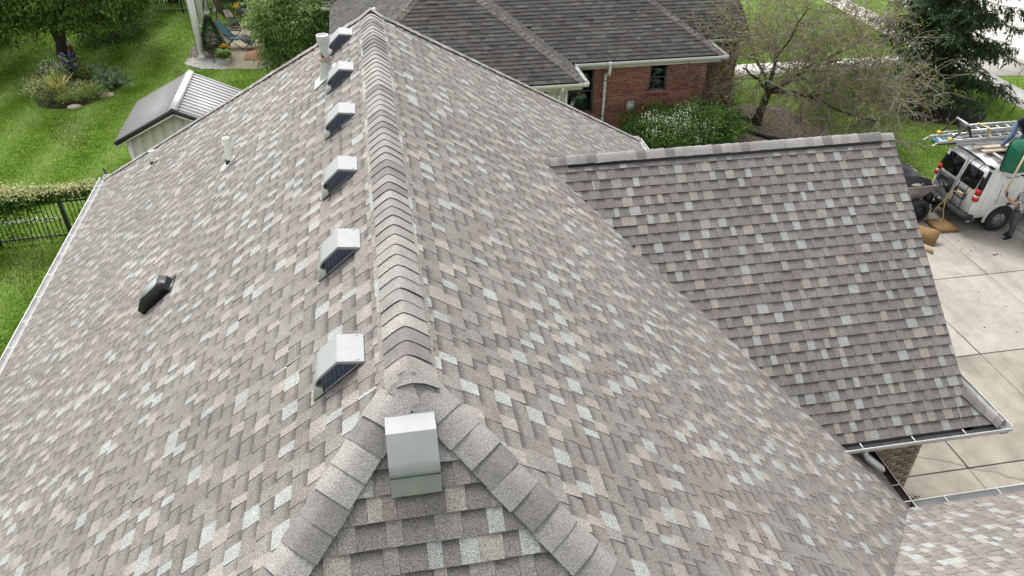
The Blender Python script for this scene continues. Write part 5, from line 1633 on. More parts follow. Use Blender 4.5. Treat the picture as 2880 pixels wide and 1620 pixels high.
# ================================================================== TREES ON THE RIGHT
def crab_tree():
    t = thing("crabapple_tree", (13.1, 20.45, 0), "spreading crabapple tree with bare grey twigs and sparse yellowing leaves", "tree")
    rnd = random.Random(77); wood_ = MB(); LP = []
    def grow(p, d, L, r0, depth):
        segs = 5 if depth < 2 else 4
        pts = [p]; rr = [r0]; q = p.copy(); dd = d.copy()
        for i in range(segs):
            dd = (dd + Vector((rnd.gauss(0, .22), rnd.gauss(0, .22), rnd.gauss(0, .16) + (-.10 if depth >= 2 else .0)))).normalized()
            q = q + dd * (L / segs); pts.append(q.copy()); rr.append(max(.0065, r0 * (1 - .62 * (i + 1) / segs)))
        wood_.tube(pts, rr, 7 if depth < 2 else (4 if depth == 2 else 3), 0 if depth < 2 else 1, caps=False)
        if depth >= 3:
            for k in range(2 if depth == 3 else 1):
                if rnd.random() < .85: LP.append((pts[rnd.randrange(1, len(pts))], dd.copy()))
        if depth == 4: return
        nk = {0: 0, 1: 9, 2: 9, 3: 6}[depth]
        for k in range(nk):
            i = rnd.randrange(1 if depth > 1 else 2, len(pts))
            a = rnd.uniform(0, 6.283)
            base = (pts[i] - pts[i - 1]).normalized()
            perp = base.orthogonal().normalized(); perp = Matrix.Rotation(a, 3, base) @ perp
            nd_ = (base * .55 + perp * .85 + Vector((0, 0, .12 if depth < 2 else -.02))).normalized()
            grow(pts[i], nd_, L * rnd.uniform(.45, .72), max(.0085, rr[i] * rnd.uniform(.45, .65)), depth + 1)
    wood_.tube([(13.05, 20.5, -.05), (13.1, 20.45, .4), (13.2, 20.42, .95), (13.3, 20.45, 1.35)], [.20, .15, .13, .12], 10, 0)
    tips = [((2.3, -.5, 1.45), 3.3), ((3.4, -1.6, .8), 3.8), ((1.6, 1.2, 1.9), 3.2), ((-.9, .9, 1.9), 2.9), ((-1.5, -.6, 1.5), 2.6), ((.5, -1.5, 1.6), 2.8), ((3.0, .9, 1.5), 3.6), ((.6, .3, 2.6), 3.2), ((2.2, -1.9, .55), 3.0)]
    for d, L in tips:
        grow(Vector((13.25, 20.45, 1.2)), Vector(d).normalized(), L, rnd.uniform(.055, .085), 1)
    wood_.build("trunk", [M['bark'], M['bark_grey']], t)
    rs = np.random.RandomState(5)
    P = np.repeat(np.array([list(p) for p, d in LP]), 4, axis=0); n = len(P)
    P = P + rs.normal(size=P.shape) * .09
    leaf_obj("crown", P, rs.normal(size=(n, 3)) + [0, 0, -.5], rs.normal(size=(n, 3)) + [0, 0, 1], .085 * rs.uniform(.6, 1.3, n), .04 * rs.uniform(.7, 1.3, n), [M['lf_yel'], M['lf_mid'], M['lf_light'], leaf_mat("leaf_orange", (.25, .13, .03), (.30, .19, .05))], rs.choice(4, n, p=[.48, .14, .26, .12]), t)
    return len(LP)
crab_tree()
def spruce(x, y, h, label, seed, zlo=1.0, rmax=3.0):
    t = thing("spruce_tree", (x, y, 0), label, "tree")
    rnd = random.Random(seed); rs = np.random.RandomState(seed)
    w = MB(); w.tube([(x - .1, y, -.05), (x - .02, y, .5), (x, y, 2), (x + .05, y, h * .6), (x, y, h)], [.30, .24, .21, .12, .02], 9)
    P = []; D = []; N = []
    z = zlo
    while z < h - .3:
        nb = 8
        rl = rmax * (1 - (z / h)) ** .8 + .2
        for k in range(nb):
            a = rnd.uniform(0, 6.283); L = rl * rnd.uniform(.7, 1.1)
            d = Vector((math.cos(a), math.sin(a), 0)); pts = []
            for i in range(7):
                tt = i / 6
                pts.append(Vector((x, y, z)) + d * (L * tt) + Vector((0, 0, -.55 * L * tt * (1 - .55 * tt) + rnd.uniform(-.03, .03))))
            w.tube(pts, [.035 * (1 - .85 * i / 6) for i in range(7)], 4, caps=False)
            for i in range(1, 7):
                for q in range(11):
                    f = rnd.random(); p = pts[i - 1].lerp(pts[i], f)
                    s = Vector((-d.y, d.x, 0)) * rnd.choice((-1, 1))
                    tl = rnd.uniform(.2, .62) * (1.15 - .5 * i / 6)
                    tip = p + s * tl * .8 + d * tl * .35 + Vector((0, 0, -tl * rnd.uniform(.3, 1.1)))
                    m = 7
                    for u in range(m):
                        pc = p.lerp(tip, (u + rnd.random()) / m)
                        P.append(pc); D.append((tip - p).normalized() + Vector((rnd.gauss(0, .35), rnd.gauss(0, .35), rnd.gauss(0, .35)))); N.append(Vector((rnd.gauss(0, .5), rnd.gauss(0, .5), 1)))
        z += rnd.uniform(.24, .34)
    n = len(P)
    leaf_obj("crown", [list(p) for p in P], [list(p) for p in D], [list(p) for p in N], .17 * rs.uniform(.6, 1.3, n), .05 * rs.uniform(.7, 1.3, n), [M['needle'], M['needle2'], M['needle_brown']], rs.choice(3, n, p=[.58, .34, .08]), t, .05)
    w.build("trunk", M['bark'], t)
spruce(20.4, 21.6, 9.0, "dark spruce with drooping branches standing in the mulch ring", 15, 1.3, 3.5)
# mulch ring, gravel bed and drain pipe below the trees
b = MB(); ring = [(20.3 + 1.75 * math.cos(a) * (1 + .06 * math.sin(4 * a)), 20.75 + 1.55 * math.sin(a)) for a in [k * math.pi / 18 for k in range(36)]]
b.add([(x, y, .010) for x, y in ring] + [(20.3, 20.9, .14)], [(k, (k + 1) % 36, 36) for k in range(36)]); b.build("mulch_bed", M['mulch'], kind='structure')
rr = random.Random(17); pts = []
for k in range(1300):
    a = rr.uniform(0, 6.283); q = math.sqrt(rr.random()) * .98
    pts.append((20.3 + 1.7 * q * math.cos(a), 20.75 + 1.5 * q * math.sin(a), .01 + .12 * (1 - q)))
scatter_bits("bark_mulch", pts, .04, [M['mulch'], plain("mulch_reddish", (.045, .028, .022), .95)], "dark bark mulch heaped around the spruce", 'stuff', .4, 9)
GB = [(10.9, 18.3), (14.9, 18.6), (15.4, 19.9), (14.6, 21.9), (12.6, 22.3), (11.0, 20.9)]
sheet("gravel_bed", GB, .012, plain("gravel_base_b", (.20, .165, .135), .95, var=.4, scale=22, bmp=.7))
pts = []
while len(pts) < 3200:
    x, y = rr.uniform(10.9, 15.4), rr.uniform(18.3, 22.3)
    if inpoly(x, y, GB): pts.append((x, y, .012))
scatter_bits("pink_gravel", pts, .033, [plain("gravel_pink", (.30, .245, .21), .9), plain("gravel_tan", (.36, .31, .25), .9), plain("gravel_dark", (.12, .10, .085), .9)], "pinkish brown gravel under the crabapple tree", 'stuff', .6, 10)
t = thing("drain_pipe", (12.7, 20.4, 0), "black corrugated drain pipe curving through the gravel bed", "pipe")
path = [(11.6, 21.9), (12.2, 21.55), (12.56, 21.3), (12.9, 20.75), (13.1, 20.62)]; path2 = [(12.0, 20.5), (12.3, 20.15), (12.6, 19.65), (12.95, 19.2), (13.5, 18.85), (14.4, 18.65)]
for pth in (path, path2):
    g = MB(); fine = []; 
    for i in range(len(pth) - 1):
        for k in range(16): 
            f = k / 16; fine.append((pth[i][0] * (1 - f) + pth[i + 1][0] * f, pth[i][1] * (1 - f) + pth[i + 1][1] * f, .075))
    g.tube(fine, [.075 if i % 2 else .064 for i in range(len(fine))], 10); g.build("pipe_length", M['black_rub'], t)

# ================================================================== GRASS
def in_rect(x, y, r): return (x > r[0]) & (x < r[1]) & (y > r[2]) & (y < r[3])
rs = np.random.RandomState(99)
def grass(name, regions, label):
    Xs = []; Ys = []
    for (x0, x1, y0, y1, n) in regions:
        Xs.append(rs.uniform(x0, x1, n)); Ys.append(rs.uniform(y0, y1, n))
    x = np.concatenate(Xs); y = np.concatenate(Ys)
    keep = np.ones(len(x), bool)
    keep &= ~(((x + 11.4) / 1.65) ** 2 + ((y - 28.2) / 2.32) ** 2 < 1)
    keep &= ~in_rect(x, y, (-7.0, -4.0, 17.9, 20.6)) & ~in_rect(x, y, (-7.7, -2.9, 29.3, 36.2)) & ~in_rect(x, y, (-6.1, 6.2, -6, 13.6))
    keep &= ~in_rect(x, y, (7.2, 19.6, -4, 15.2)) & ~in_rect(x, y, (23.3, 24.75, 5, 60)) & ~in_rect(x, y, (11.9, 23.4, 24.95, 26.45)) & ~in_rect(x, y, (24.7, 26.7, 23.2, 27.0)) & ~(x > 26.65)
    keep &= ~(((x - 20.3) / 1.75) ** 2 + ((y - 20.75) / 1.55) ** 2 < 1) & ~in_rect(x, y, (10.8, 15.2, 18.4, 22.2)) & ~in_rect(x, y, (-1.2, 11.0, 18.6, 32))
    x, y = x[keep], y[keep]; n = len(x)
    stripe = np.sin((x - .10 * y + .12 * np.sin(y * .8) + rs.normal(size=n) * .10) * 3.3)
    h = rs.uniform(.035, .07, n); a = rs.normal(size=n) * .7
    leanx, leany = np.sin(a) * .6, stripe * .95 + rs.normal(size=n) * .45
    ph = rs.uniform(0, 3.1416, n); w = rs.uniform(.010, .020, n) * (1 + np.clip(y - 10, 0, 30) * .02)
    B = np.stack([x, y, np.full(n, .0)], 1)
    S = np.stack([np.cos(ph) * w, np.sin(ph) * w, np.zeros(n)], 1)
    Tp = B + np.stack([leanx * h, leany * h, h], 1)
    V = np.stack([B - S, B + S, Tp], 1).reshape(-1, 3)
    dry = np.sin(x * .9 + 1.3) * np.sin(y * .7 + .4) + .5 * np.sin(x * 2.3 + y * 1.1)
    pr = rs.uniform(0, 1, n)
    p2 = .34 + .30 * stripe  # mowing-stripe sheen put into the colour: more pale blades in alternate stripes
    mi = np.where(pr < p2, 1, 0); mi = np.where((dry > .75) & (rs.uniform(0, 1, n) < .30), 2, mi)
    o = np_mesh(name, V, np.arange(3 * n), np.full(n, 3), [M['blade1'], M['blade2'], M['blade3']], mi)
    tag(o, label, "grass", None, 'stuff')
grass("grass", [(-13.5, -6.3, 4.0, 16.6, 90000), (-15.5, -3.2, 16.4, 28.0, 120000), (-19, -3.2, 28.0, 38.6, 80000), (10.5, 27, 14.9, 30, 90000), (14, 27, 30, 44, 30000)], "short mown lawn grass")
# ================================================================== VAN
VY0, VY1 = 12.46, 14.26          # near and far side
VXR = 15.42                      # rear face at bumper height
VC = (VY0 + VY1) / 2; HWD = (VY1 - VY0) / 2
van = thing("van", (18.0, VC, 0.03), "white work van with dark rear windows parked on the driveway", "van")
def van_paint():
    m, nt, b = new_mat("van_white_paint")
    p = pos_node(nt)
    sp = nt.nodes.new("ShaderNodeSeparateXYZ"); nt.links.new(p, sp.inputs[0])
    d = noise(nt, 2.2, 5, .65, p, .4)
    c = ramp(nt, d, [(.3, (.72, .73, .73)), (.6, (.83, .84, .84)), (.8, (.86, .87, .87))])
    mud = nt.nodes.new("ShaderNodeMapRange"); mud.inputs[1].default_value = .35; mud.inputs[2].default_value = .95; mud.inputs[3].default_value = .75; mud.inputs[4].default_value = 0
    nt.links.new(sp.outputs[2], mud.inputs[0])
    mm = nt.nodes.new("ShaderNodeMath"); mm.operation = 'MULTIPLY'; nt.links.new(mud.outputs[0], mm.inputs[0]); nt.links.new(noise(nt, 5, 4, .6, p), mm.inputs[1])
    c = mixc(nt, mm.outputs[0], c, (.30, .27, .23))
    nt.links.new(c, b.inputs["Base Color"]); b.inputs["Roughness"].default_value = .32; b.inputs["Coat Weight"].default_value = .25
    return m
M['van'] = van_paint()
M['tint'] = plain("tinted_glass", (.004, .005, .006), .12, var=0, spec=.25)
M['red_lens'] = plain("red_lens", (.42, .008, .012), .18, var=.1, spec=.6)
M['clear_lens'] = plain("clear_lens", (.62, .58, .52), .2, var=.05, spec=.6)
M['roof_dirt'] = plain("weathered_van_roof", (.34, .325, .30), .7, var=.3, scale=5)
prof = [(.90, .42), (.965, .52), (.985, .80), (1.0, 1.02), (.985, 1.20), (.93, 1.52), (.85, 1.76), (.77, 1.88), (.62, 1.945), (.30, 1.965)]
def section(x, shrink=1.0, zs=1.0):
    ring = [(x, VC - HWD * h * shrink, z * zs + .03) for h, z in prof]
    ring += [(x, VC + HWD * h * shrink, z * zs + .03) for h, z in reversed(prof)]
    return ring
def xrear(z): return VXR + .06 + max(0, z - 1.0) * .24
def rear_section(dx, shrink):
    out = []
    for (x, y, z) in section(0, shrink):
        out.append((xrear(z) + dx, y, z))
    return out
def notch(ring, xc):                     # rear wheel arch is cut by a raised lower edge
    return ring
b = MB()
b.loft([rear_section(.0, .93), rear_section(.03, .985), rear_section(.12, 1.0), section(16.9), section(18.6), section(20.0, 1.0), section(20.6, .97, .97)], True)
body = grp_smooth(b.build("body", M['van'], van), 35)
b = MB()                                  # bonnet
b.loft([[(20.6, VC - .86, .45), (20.6, VC + .86, .45), (20.6, VC + .80, 1.30), (20.6, VC - .80, 1.30)], [(21.3, VC - .84, .48), (21.3, VC + .84, .48), (21.3, VC + .74, 1.10), (21.3, VC - .74, 1.10)]], True); b.build("bonnet", M['van'], van)
# weathered roof skin
b = MB(); b.prism([(16.0, VC - .60, 1.985), (19.9, VC - .60, 1.985), (19.9, VC + .60, 1.985), (16.0, VC + .60, 1.985)], (0, 0, .018)); b.build("roof_skin", M['roof_dirt'], van)
b = MB(); b.beam((15.78, VC - .80, 1.905), (15.70, VC - .3, 1.975), .10, .02); b.beam((15.70, VC - .3, 1.975), (15.70, VC + .3, 1.975), .10, .02); b.beam((15.70, VC + .3, 1.975), (15.78, VC + .80, 1.905), .10, .02); b.build("roof_edge_seal", M['black_pl'], van)
# rear doors: windows follow the leaning rear face
def rear_pt(y, z, o=.006): return Vector((xrear(z) - .032 - o, y, z))
def rear_panel(name, pts, mat, th=.012, o=.004, parent=van):
    g = MB(); q = [rear_pt(y, z, o) for y, z in pts]; g.prism(q, (-th, 0, 0)); return g.build(name, mat, parent)
def rrect(y0, y1, z0, z1, r=.05, n=4):
    out = []
    for cy, cz, a0 in ((y1 - r, z1 - r, 0), (y0 + r, z1 - r, 90), (y0 + r, z0 + r, 180), (y1 - r, z0 + r, 270)):
        for k in range(n + 1):
            a = R(a0 + 90 * k / n); out.append((cy + r * math.cos(a), cz + r * math.sin(a)))
    return out
for nm, y0, y1 in (("near", VC - .80, VC - .02), ("far", VC + .02, VC + .80)):
    d = rear_panel("rear_door", rrect(y0, y1, .62, 1.86, .07), M['van'], .014, .0)
    yo0, yo1 = (y0 + .10, y1 - .05) if nm == "near" else (y0 + .05, y1 - .10)
    rear_panel("window", rrect(yo0, yo1, 1.27, 1.78, .06), M['tint'], .006, .015, d)
    if nm == "far":       # black patch on the left door below the window
        rear_panel("black_patch", [(yo0 - .02, .80), (yo0 + .10, .74), (yo0 + .22, .86), (yo0 + .3, .80), (yo1, .92), (yo1, 1.20), (yo0 - .02, 1.20)], plain("worn_black_vinyl", (.035, .038, .04), .55, var=.4, scale=14), .004, .015, d)
    else:
        rear_panel("plate_recess", rrect(yo1 - .46, yo1 - .01, .87, 1.10, .03), M['black_pl'], .006, .015, d)
        pl = rear_panel("number_plate", [(yo1 - .40, .905), (yo1 - .12, .905), (yo1 - .12, 1.055), (yo1 - .40, 1.055)], plain("plate_white", (.60, .58, .52), .5, var=.15, scale=20), .004, .023, d)
        try:
            fc = bpy.data.curves.new("plate_text", 'FONT'); fc.body = "53 2767"; fc.size = .085; fc.extrude = .001; fc.align_x = 'CENTER'; fc.align_y = 'CENTER'
            fo = bpy.data.objects.new("plate_text_tmp", fc); COL.objects.link(fo)
            dg = bpy.context.evaluated_depsgraph_get()
            me = bpy.data.meshes.new_from_object(fo.evaluated_get(dg)); bpy.data.objects.remove(fo)
            Mt = Matrix(((0, 0, -1), (-1, 0, 0), (0, 1, 0)))
            for v in me.vertices: v.co = Mt @ v.co
            me.materials.append(M['black_pl'])
            lo = link_mesh("plate_lettering", me, rear_pt(yo1 - .26, .98, .029), d)
        except Exception as ex:
            print("text", ex)
# black ladder hooked on the near rear door
t = thing("door_ladder", (xrear(.7) - .1, VC - .38, .7), "black tubular ladder hooked on the van's right rear door", "ladder")
for s in (-.17, .17):
    y = VC - .36 + s
    g = MB(); g.tube([(xrear(1.86) + .05, y, 1.93), (xrear(1.86) - .06, y, 1.92), (xrear(1.8) - .12, y, 1.84), (xrear(1.2) - .10, y, 1.2), (xrear(.7) - .10, y, .78), (xrear(.7) - .08, y, .68), (xrear(.7) - .14, y, .62)], .013, 7); g.build("rail", M['black_metal'], t)
for z in (1.68, 1.45, 1.16):
    g = MB(); g.tube([(xrear(z) - .11, VC - .53, z), (xrear(z) - .11, VC - .19, z)], .011, 6); g.build("rung", M['black_metal'], t)
g = MB(); g.tube([(xrear(1.7) - .10, VC - .52, 1.68), (xrear(1.78) - .10, VC - .42, 1.80), (xrear(1.78) - .10, VC - .30, 1.80), (xrear(1.7) - .10, VC - .20, 1.68)], .010, 6); g.build("top_loop", M['black_metal'], t)
# tail lamps
for s, nm in ((-1, "near"), (1, "far")):
    y = VC + s * (HWD - .055)
    def lamp(z0, z1, mat, name, w=.10):
        g = MB(); ins = lambda z: s * max(0, z - 1.02) * .115
        a = [(xrear(z) - .03, y - s * w / 2 * 1.0 - ins(z), z) for z in (z0, z1)]
        g.loft([[(xrear(z) - .035 + dx, y + s * dy - ins(z), z) for dx, dy in ((0, -.07), (.0, .045), (.10, .062), (.10, -.07))] for z in (z0, z1)], True); g.build(name, mat, van)
    lamp(1.02, 1.12, M['red_lens'], "tail_light"); lamp(1.12, 1.17, M['clear_lens'], "reverse_light"); lamp(1.17, 1.34, M['red_lens'], "tail_light"); lamp(1.34, 1.82, M['black_pl'], "pillar_trim")
b = MB(); b.box((VXR + .66, VC - .1, 1.995), (.05, .30, .025)); b.build("brake_light", M['red_lens'], van)
# bumper
b = MB()
b.loft([[(VXR - .10, y, .46), (VXR - .13, y, .50), (VXR - .13, y, .56), (VXR - .09, y, .61), (VXR + .10, y, .61), (VXR + .10, y, .42)] if abs(y - VC) < .8 else [(VXR - .02, y, .46), (VXR - .04, y, .50), (VXR - .04, y, .56), (VXR - .01, y, .60), (VXR + .16, y, .60), (VXR + .16, y, .43)] for y in (VC - .92, VC - .78, VC, VC + .78, VC + .92)], True)
b.build("rear_bumper", M['black_rub'], van)
# side details on the near side
def side_pt(x, z, o=.004):
    zz0 = z - .03
    for (h0, z0), (h1, z1) in zip(prof, prof[1:]):
        if z0 <= zz0 <= z1:
            h = h0 + (h1 - h0) * (zz0 - z0) / (z1 - z0)
            return Vector((x, VC - HWD * h - o, z))
    return Vector((x, VC - HWD - o, z))
def side_line(name, pts, w, mat):
    g = MB()
    for (x0, z0), (x1, z1) in zip(pts, pts[1:]):
        n = 4
        for k in range(n):
            a, c = k / n, (k + 1) / n
            g.beam(side_pt(x0 + (x1 - x0) * a, z0 + (z1 - z0) * a, .001), side_pt(x0 + (x1 - x0) * c, z0 + (z1 - z0) * c, .001), w, .004, up=(0, -1, 0))
    return g.build(name, mat, van)
seam = plain("panel_seam_grey", (.30, .31, .31), .6)
side_line("panel_seam", [(16.0, 1.26), (16.05, 1.22), (19.5, 1.22)], .012, M['van'])
side_line("panel_seam", [(16.02, 1.25), (16.10, 1.72), (16.18, 1.78), (19.4, 1.78)], .007, seam)
side_line("panel_seam", [(15.72, .50), (15.74, 1.10), (15.86, 1.80)], .007, seam)
ghost = plain("lettering_residue", (.30, .31, .32), .8, var=.3, scale=60)
rr = random.Random(3)
for k in range(22):       # torn remains of the old lettering: one slanting strip and a broken row
    f = k / 22; x = 16.18 - .06 * f + (.0); z = 1.50 - .62 * f
    g = MB(); a = side_pt(x, z, .003); c = side_pt(x - .008, z - .030, .003); g.beam(a, c, rr.uniform(.012, .035), .002, up=(0, -1, 0)); g.build("lettering_residue", ghost, van)
for k in range(9):
    x = 16.24 + k * .045; g = MB()
    hgt = .09 if k == 0 else rr.uniform(.035, .06)
    g.beam(side_pt(x, 1.60, .003), side_pt(x, 1.60 + hgt, .003), .022, .002, up=(0, -1, 0)); g.beam(side_pt(x - .02, 1.60 + hgt * .8, .003), side_pt(x + .022, 1.60 + hgt * .8, .003), .016, .002, up=(0, -1, 0)); g.build("lettering_residue", ghost, van)
# wheels with arches
def wheel(x, y, rad, par, out, steel, width=.22):
    g = MB(); My = Matrix.Rotation(R(90), 3, 'X')
    g.lathe([(rad * .62, -width / 2), (rad * .92, -width / 2), (rad, -width / 2 + .04), (rad, width / 2 - .04), (rad * .92, width / 2), (rad * .62, width / 2)], (x, y, rad + .03), 30, M=My, caps=False); w_ = g.build("wheel", M['black_rub'], par); grp_smooth(w_, 30)
    g = MB(); f = out * (width / 2 - .02)
    Mo = Matrix.Rotation(R(90) * (1 if out < 0 else -1), 3, 'X')
    g.lathe([(rad * .64, .0), (rad * .60, .02), (rad * .55, -.02), (rad * .40, .035), (rad * .22, .045), (rad * .20, .075), (.0, .08)], (x, y + f, rad + .03), 26, M=Mo, caps=False); grp_smooth(g.build("rim", steel, w_), 40)
    for k in range(8):
        a = k * math.pi / 4
        g = MB(); c_ = Vector((x + rad * .47 * math.cos(a), y + f + out * .016, rad + .03 + rad * .47 * math.sin(a))); g.ell(c_, (.028, .012, .022), 8, 5); g.build("rim_hole", M['black_pl'], w_)
    return w_
steel = plain("steel_wheel", (.30, .30, .30), .45, metal=.6, var=.15, scale=20)
def arch(x, y0, rad):
    g = MB(); n = 16; o_, i_ = [], []
    for k in range(n + 1):
        a = R(-8 + 196 * k / n); o_.append((x + (rad + .055) * math.cos(a), y0 - .012, .40 + (rad + .055) * math.sin(a))); i_.append((x + rad * math.cos(a), y0 - .012, .40 + rad * math.sin(a)))
    bk = [(p[0], p[1] + .05, p[2]) for p in o_]; ik = [(p[0], p[1] + .05, p[2]) for p in i_]
    m = n + 1
    g.add(o_ + i_, [(k, k + 1, m + k + 1, m + k) for k in range(n)]); g.add(o_ + bk, [(k, k + 1, m + k + 1, m + k) for k in range(n)]); grp_smooth(g.build("wheel_arch", M['van'], van), 40)
    g = MB(); disc = [(x, y0 - .004, .40)] + [(p[0], y0 - .004, p[2]) for p in i_]
    g.add(disc, [(0, k, k + 1) for k in range(1, m)]); g.add([(x - rad, y0 - .004, .36), (x + rad, y0 - .004, .36), (x + rad, y0 - .004, .41), (x - rad, y0 - .004, .41)], [(0, 1, 2, 3)]); g.build("wheel_well", M['black_pl'], van)
arch(16.42, VY0 + .005, .425); arch(19.9, VY0 + .005, .425)
for x in (16.42, 19.9):
    wheel(x, VY0 + .075, .36, van, -1, steel); wheel(x, VY1 - .12, .36, van, 1, steel)
b = MB(); b.box((18.2, VC, .40), (5.2, 1.35, .20)); b.build("underbody", M['black_pl'], van)
b = MB(); b.tube([(16.2, VY0 + .35, .34), (15.75, VY0 + .22, .30), (15.62, VY0 + .20, .29)], .035, 10); b.build("exhaust", M['galv'], van)
b = MB(); b.box((VXR - .16, VC + .1, .38), (.35, .07, .07)); b.box((VXR - .05, VC + .1, .42), (.12, .5, .10)); b.build("tow_hitch", M['black_metal'], van)
# roof rack
rk = thing("roof_rack", (17.6, VC, 2.0), "white steel roof rack bars on the van", "roof rack")
for x in (16.12, 18.4):
    g = MB(); g.beam((x, VC - .72, 2.08), (x, VC + .72, 2.08), .05, .04); g.build("cross_bar", M['white'], rk)
    for s in (-1, 1):
        g = MB(); g.prism([(x - .12, VC + s * .72, 1.93), (x + .12, VC + s * .72, 1.93), (x + .03, VC + s * .70, 2.10), (x - .03, VC + s * .70, 2.10)], (0, s * .02, 0)); g.build("foot_bracket", M['white'], rk)

# ---- ladders, planks and straps on the roof
def ladder(label, x0, x1, y0, z, gap=.40, rail_h=.085, mat=None, y1=None, end_hooks=True):
    t = thing("extension_ladder", ((x0 + x1) / 2, y0, z), label, "ladder", "aluminium ladders on the van roof")
    y1 = y0 if y1 is None else y1
    for s in (-1, 1):
        yo = s * gap / 2
        g = MB(); g.beam((x0, y0 + yo, z), (x1, y1 + yo, z), .012, rail_h)
        for e in (-1, 1): g.beam((x0, y0 + yo - s * .012, z + e * rail_h * .46), (x1, y1 + yo - s * .012, z + e * rail_h * .46), .036, .009)
        g.build("rail", mat or M['alu'], t)
    x = x0 + .18
    while x < x1:
        f = (x - x0) / (x1 - x0); yc = y0 + (y1 - y0) * f
        g = MB(); g.tube([(x, yc - gap / 2, z), (x, yc + gap / 2, z)], .017, 6); g.build("rung", M['alu'], t); x += .305
    if end_hooks:
        for s in (-1, 1):
            g = MB(); g.tube([(x0 + .02, y0 + s * gap / 2, z), (x0 - .06, y0 + s * gap / 2, z - .02), (x0 - .10, y0 + s * gap / 2, z - .07), (x0 - .16, y0 + s * gap / 2, z - .07)], .012, 6); g.build("hook", M['alu'], t)
    return t
ladder("upper aluminium extension ladder on the van roof beside the crouching worker", 15.60, 20.4, 13.93, 2.46, .36, .095, end_hooks=False)
ladder("lower aluminium extension ladder sticking out past the van's rear", 14.78, 20.4, 13.88, 2.24, .40, .085)
ladder("aluminium ladder lying lowest in the stack on the van roof", 15.35, 20.3, 13.88, 2.14, .40, .08, end_hooks=False)
# ladder stand-off lying on the ladders
t = thing("ladder_standoff", (15.3, 13.85, 2.3), "black and silver ladder stand-off bracket tilted on the ladder ends", "ladder stand-off")
for y in (13.62, 14.10):
    g = MB(); g.beam((15.08, y, 2.33), (15.44, y - .06, 2.74), .03, .03); g.build("arm", M['dark_metal'], t)
    g = MB(); g.beam((15.44, y - .06, 2.74), (15.66, y - .02, 2.36), .035, .05); g.build("strut", M['black_pl'], t)
    g = MB(); g.box((15.07, y, 2.34), (.10, .09, .07), rz=.2); g.build("yellow_cap", plain("yellow_plastic", (.72, .55, .06), .45), t)
g = MB(); g.beam((15.44, 13.50, 2.75), (15.44, 14.08, 2.75), .05, .035); g.build("top_bar", M['alu'], t)
g = MB(); g.prism([(15.47, 13.58, 2.68), (15.47, 14.02, 2.68), (15.56, 14.02, 2.52), (15.56, 13.58, 2.52)], (.012, 0, .006)); g.build("plate", plain("grey_plate", (.14, .16, .18), .45), t)
g = MB(); g.beam((15.30, 13.62, 2.36), (15.30, 14.10, 2.36), .025, .025); g.beam((15.08, 13.62, 2.33), (15.62, 13.64, 2.37), .025, .03); g.beam((15.08, 14.10, 2.33), (15.62, 14.06, 2.37), .025, .03); g.build("base_frame", M['alu'], t)
b = MB(); b.prism([(15.06, 14.0, 2.0), (15.66, 13.96, 2.0), (15.66, 14.34, 2.0), (15.06, 14.30, 2.0)], (0, 0, .07)); b.build("foam_board", plain("teal_foam", (.02, .13, .17), .7, var=.1), None, False, "teal foam board under the ladder ends", "foam board")
for (x0, y, z, w, lb) in ((15.74, 13.50, 2.115, .16, "pale wooden plank lying across the rack nearest the ladders"), (15.84, 13.22, 2.115, .15, "second wooden plank on the van roof, nearest the driveway"), (15.95, 13.36, 2.155, .14, "short wooden plank on top of the other two")):
    g = MB(); g.box((x0 + 1.5, y, z), (3.0, w, .035)); g.build("plank", plain("weathered_plank", (.50, .43, .36), .8, var=.25, scale=5), None, False, lb, "plank", "planks on the van roof")
g = MB(); g.box((17.5, 13.62, 2.13), (3.2, .05, .05)); g.build("metal_rail", M['white_dirty'], None, False, "white metal rail lying beside the planks on the van roof", "rail")
ylw = plain("yellow_strap", (.55, .45, .16), .8, var=.2)
t = thing("tie_strap", (16.35, 13.7, 2.2), "faded yellow strap tied round the ladder stack", "strap")
g = MB(); g.tube([(16.2, 14.12, 2.53), (16.22, 13.73, 2.53), (16.24, 13.69, 2.40), (16.22, 13.68, 2.20), (16.2, 13.66, 2.08)], .016, 6); g.build("strap", ylw, t)
g = MB(); g.tube([(16.24, 13.70, 2.50), (16.30, 13.66, 2.38), (16.27, 13.66, 2.28), (16.31, 13.67, 2.24)], .012, 6); g.ell((16.23, 13.70, 2.52), (.04, .03, .03), 8, 5); g.build("knot", ylw, t)
# yellow rope hanging from the rear door to the ground
t = thing("rope", (15.2, 13.1, .1), "yellow rope looping from the van's rear door down to the brown board", "rope")
yr = plain("yellow_rope", (.62, .50, .20), .8, var=.2, scale=30)
g = MB(); g.tube([(15.40, 12.70, 1.22), (15.42, 12.85, 1.08), (15.38, 13.05, 1.02), (15.34, 13.20, .98), (15.30, 13.28, .80), (15.26, 13.30, .60), (15.12, 13.32, .38), (15.02, 13.30, .22), (14.92, 13.20, .13), (15.00, 13.08, .115), (15.15, 13.02, .12), (15.24, 13.08, .20), (15.25, 13.18, .40), (15.28, 13.26, .62), (15.32, 13.24, .85)], .010, 6); grp_smooth(g.build("rope_run", yr, t))
g = MB(); g.ell((15.36, 12.70, 1.24), (.035, .03, .04), 8, 5); g.ell((15.24, 13.48, .62), (.04, .03, .02), 8, 5); g.build("knot", yr, t)

